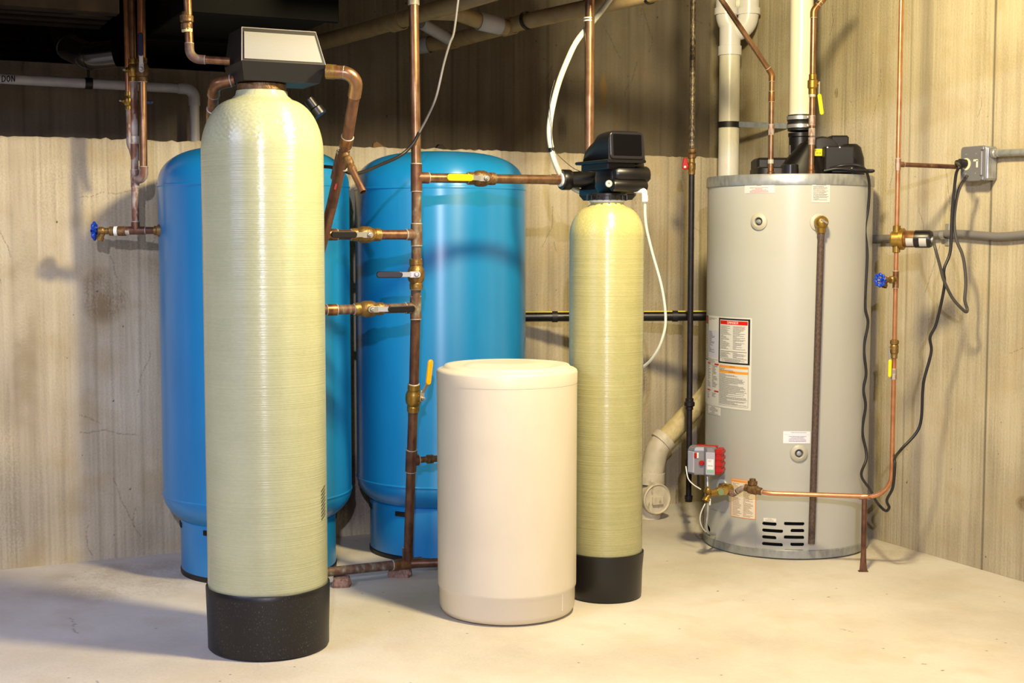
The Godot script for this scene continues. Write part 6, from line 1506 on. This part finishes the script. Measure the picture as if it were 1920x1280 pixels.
# ---------------------------------------------------------------- gas and drain pipes in the corner
func make_drains() -> void:
	var r := 0.0105
	var g := D(1291, 940, 4.95)
	var ax := func(y: float) -> Vector3: return up_to(Vector3(g.x, 0, g.z), y)
	var t := thing("gas_pipe", "dark vertical iron gas pipe with a red valve left of the water heater", "pipe", ax.call(941.0))
	part_tube("upper_pipe", [ax.call(-200.0), ax.call(284.0)], r, M.iron_scaly, t, 18)
	part_lathe("union", [Vector2(r, -0.02), Vector2(0.0155, -0.018), Vector2(0.0155, -0.006), Vector2(0.0125, -0.003), Vector2(0.0165, 0.002), Vector2(0.0165, 0.014), Vector2(r, 0.018)], ax.call(287.0), Vector3.UP, M.brass_bronze, t, 8, 20)
	var vc: Vector3 = ax.call(312.0)
	var v := part_lathe("gas_valve", [Vector2(r * 0.9, -0.03), Vector2(0.0125, -0.028), Vector2(0.0125, -0.014), Vector2(0.0145, -0.008), Vector2(0.0145, 0.01), Vector2(0.0115, 0.014), Vector2(0.0115, 0.03), Vector2(r * 0.9, 0.03)], vc, Vector3.UP, M.brass_dull, t, 10, 20)
	var hd := vc - RT * 0.022 + TW() * 0.004
	var s := Sh.new()
	s.prism(PackedVector2Array([Vector2(-0.012, -0.006), Vector2(-0.004, -0.013), Vector2(0.008, -0.011), Vector2(0.012, 0.0), Vector2(0.009, 0.012), Vector2(0.005, 0.030), Vector2(-0.006, 0.030), Vector2(-0.010, 0.010)]), 0.012, Transform3D(look(TW() - RT * 0.3), hd), 0.003)
	obj("red_handle", s, M.red, v)
	part_lathe("handle_screw", [Vector2(0.004, 0), Vector2(0.004, 0.002), Vector2(0, 0.0025)], hd + look(TW() - RT * 0.3) * Vector3(0, -0.002, 0.012), TW() - RT * 0.3, M.white_plastic, v, 12)
	part_tube("lower_pipe", [ax.call(325.0), ax.call(938.0)], r, M.iron_black, t, 18)
	part_lathe("coupling", [Vector2(r, -0.022), Vector2(0.0135, -0.02), Vector2(0.0135, -0.010), Vector2(0.019, -0.006), Vector2(0.019, 0.006), Vector2(0.0145, 0.010), Vector2(0.0145, 0.02), Vector2(r, 0.022)], ax.call(757.0), Vector3.UP, M.iron_black, t, 14, 20)
	var tc: Vector3 = ax.call(875.0)
	s = Sh.new(); s.lathe([Vector2(r, -0.026), Vector2(0.0145, -0.026), Vector2(0.0145, 0.026), Vector2(r, 0.026)], tc, Vector3.UP, 16)
	s.lathe([Vector2(0.0145, 0), Vector2(0.0145, 0.024), Vector2(r, 0.024)], tc, RT + TW() * 1.4, 16)
	obj("tee", s, M.iron_black, t)
	part_tube("branch_pipe", [tc, D(1302, 872, 4.60)], r * 0.9, M.iron_black, t, 14)
	part_lathe("cap", [Vector2(r, 0.024), Vector2(0.0148, 0.024), Vector2(0.0148, 0.012), Vector2(0.0135, 0.010), Vector2(0.0135, 0.002), Vector2(0, 0.0)], ax.call(941.0), Vector3.UP, M.iron_black, t, 16, 20)
	# dark pipe along the lower back wall with a yellow stripe on top
	var a := D(925, 594, 5.03); var b := D(1350, 592, 5.06)
	t = thing("black_gas_pipe", "fat black pipe with a yellow stripe running level behind the slim softener tank", "pipe", a)
	part_tube("pipe", [a, b], 0.0178, M.black, t, 20)
	part_tube("yellow_stripe", [a + Vector3(0, 0.0165, 0.004), b + Vector3(0, 0.0165, 0.004)], 0.0035, plain(Color(0.85, 0.78, 0.15), 0.5), t, 8)
	for q in [0.27, 0.8]:
		part_lathe("clip", [Vector2(0.0178, -0.01), Vector2(0.0205, -0.01), Vector2(0.0205, 0.01), Vector2(0.0178, 0.01)], a.lerp(b, q), b - a, M.iron_black, t, 20)
	# pvc stack in the corner with its trap on top
	var c := D(1366, 300, 5.36); c = Vector3(minf(c.x, -0.045), 0, maxf(c.z, 0.045))
	t = thing("drain_stack", "upright white pvc stack in the corner with a u-shaped trap at its top", "pipe", Vector3(c.x, 1.0, c.z))
	var R := 0.0395
	part_tube("pipe", [Vector3(c.x, 0.60, c.z), up_to(c, 90)], R, M.pvc, t, 32)
	part_lathe("coupling", [Vector2(R, hgt(105, c)), Vector2(R * 1.13, hgt(104, c)), Vector2(R * 1.13, hgt(87, c)), Vector2(R, hgt(86, c)), Vector2(R * 0.98, hgt(62, c))], c, Vector3.UP, M.pvc_white, t, 32)
	var u := []
	for q in [[1363, -30], [1361, 22], [1366, 44], [1382, 57], [1398, 46], [1404, 22], [1404, -30]]: u.append(D(q[0], q[1], dist(c)))
	part_tube("trap", curve(u, 6), R * 0.98, M.pvc_white, t, 30)
	part_tube("branch_tee", [up_to(c, 90), up_to(c, 50)], R * 1.02, M.pvc_white, t, 30)
	for q in [u[1], u[5]]: part_lathe("trap_collar", [Vector2(R, -0.012), Vector2(R * 1.12, -0.012), Vector2(R * 1.12, 0.012), Vector2(R, 0.012)], q, Vector3.UP, M.pvc_white, t, 30)
	part_lathe("top_elbow", [Vector2(0.022, -0.04), Vector2(0.022, 0.04)], D(1383, 6, dist(c) + 0.01), RT, M.pvc_cream, t, 24)
	# strap hanger round the stack
	var hy := hgt(234, c)
	part_lathe("hanger_band", [Vector2(R, hy - 0.011), Vector2(R * 1.08, hy - 0.011), Vector2(R * 1.08, hy + 0.011), Vector2(R, hy + 0.011)], c, Vector3.UP, M.rubber, t, 32)
	var e0 := Vector3(c.x + 0.02, hy, c.z + 0.035); var e1 := atX(1475, 236, -0.004)
	var sb := Sh.new()
	var along := (e1 - e0).normalized()
	sb.rbox((e0 + e1) / 2, Vector3((e1 - e0).length(), 0.021, 0.002), Basis(along, Vector3.UP, along.cross(Vector3.UP).normalized()), 0.0005)
	for k in 9:
		sb.lathe([Vector2(0.0028, -0.0015), Vector2(0.0034, -0.0015), Vector2(0.0034, 0.0015), Vector2(0.0028, 0.0015)], e0.lerp(e1, 0.12 + 0.1 * k), along.cross(Vector3.UP), 10)
	obj("perforated_strap", sb, M.galv, t)
	# slanting pipe to the floor cleanout
	t = thing("slanted_drain", "dusty slanted pvc drain with an elbow and a round cleanout cap near the floor", "pipe", D(1226, 960, 5.11))
	var dz := 5.13
	var p0 := D(1330, 735, 5.20); var p1 := D(1232, 838, dz); var p2 := D(1219, 905, dz)
	part_tube("pipe", [Vector3(c.x, 0.62, c.z) , p0.lerp(Vector3(c.x, 0.62, c.z), 0.1), p0, p1], 0.037, M.pvc_dusty, t, 30)
	part_tube("elbow", fillet([p1.lerp(p0, 0.14), p1.lerp(p2, 0.1), p2], 0.10, 10), 0.043, M.pvc_fit, t, 30)
	part_lathe("elbow_collar", [Vector2(0.04, -0.015), Vector2(0.0475, -0.014), Vector2(0.0475, 0.014), Vector2(0.04, 0.015)], p1.lerp(p0, 0.12), p0 - p1, M.pvc_fit, t, 30)
	part_lathe("hub", [Vector2(0.042, -0.022), Vector2(0.051, -0.021), Vector2(0.051, 0.017), Vector2(0.042, 0.019)], D(1221, 895, dz), Vector3.UP, M.pvc_fit, t, 32)
	var cd := (TW() * 0.9 + RT * 0.42).normalized()
	var cc := D(1216, 930, dz)
	part_tube("cleanout_body", [cc - cd * 0.035, cc + cd * 0.058], 0.049, M.pvc_fit, t, 32)
	var face := cc + cd * 0.058
	part_lathe("cleanout_rim", [Vector2(0.049, -0.012), Vector2(0.057, -0.012), Vector2(0.058, 0.006), Vector2(0.054, 0.010), Vector2(0.049, 0.004), Vector2(0, 0.004)], face, cd, M.pvc_fit, t, 36)
	part_box("plug_square", face + cd * 0.009 + Vector3(0, -0.004, 0), Vector3(0.046, 0.034, 0.016), M.pvc_fit, t, look(cd), 0.003)
	part_tube("floor_leg", [Vector3(cc.x, 0.001, cc.z), cc], 0.046, M.pvc_fit, t, 28)

# ---------------------------------------------------------------- hose and cables
func make_small_things() -> void:
	var pts := []
	for k in [[1185, -60, 4.33], [1143, 0, 4.32], [1117, 34, 4.30], [1083, 75, 4.26], [1063, 115, 4.24], [1046, 160, 4.23], [1034, 210, 4.22], [1030, 245, 4.21], [1033, 275, 4.20], [1041, 305, 4.20], [1056, 335, 4.22], [1085, 358, 4.26], [1120, 366, 4.30]]: pts.append(D(k[0], k[1], k[2]))
	var t := thing("drain_hose", "white flexible drain hose curving from the joists down behind the softener valve", "hose", pts[8])
	var path := curve(pts)
	part_tube("hose", path, 0.0088, M.hose, t, 14)
	for k in [[1078, 83, 1074, 90, 4.257], [1033.5, 277, 1034.5, 285, 4.20]]:
		part_tube("tape_wrap", [D(k[0], k[1], k[4]), D(k[2], k[3], k[4])], 0.0102, M.tape, t, 14)
	pts = []
	for k in [[1040, 150, 4.215], [1031, 190, 4.205], [1034, 240, 4.195], [1036, 275, 4.19], [1046, 290, 4.18], [1062, 305, 4.16], [1078, 317, 4.12], [1094, 323, 4.06]]: pts.append(D(k[0], k[1], k[2]))
	t = thing("thin_wire", "thin grey wire tied to the white hose, leading to the softener valve cover", "wire", pts[4])
	part_tube("wire", curve(pts), 0.0012, M.cord_gray, t, 6)
	pts = []
	for k in [[868, -60, 3.9], [859, 0, 3.9], [851, 60, 3.9], [843, 82, 3.9], [832, 120, 3.9], [818, 180, 3.9], [802, 218, 3.93], [786, 248, 3.95], [774, 270, 3.95], [750, 292, 3.93], [715, 308, 3.85], [682, 322, 3.74], [660, 325, 3.70], [640, 318, 3.70], [618, 313, 3.72], [590, 312, 3.75], [560, 314, 3.8]]: pts.append(D(k[0], k[1], k[2]))
	t = thing("black_cable", "black cable draped from the joists past the manifold to behind the filter tank", "cable", pts[10])
	var cab := curve(pts)
	var half := cab.size() * 7 / 16
	part_tube("upper_run", cab.slice(0, half + 1), 0.0036, plain(Color(0.42, 0.42, 0.44), 0.35), t, 8)
	part_tube("lower_run", cab.slice(half), 0.0048, M.cord, t, 10)
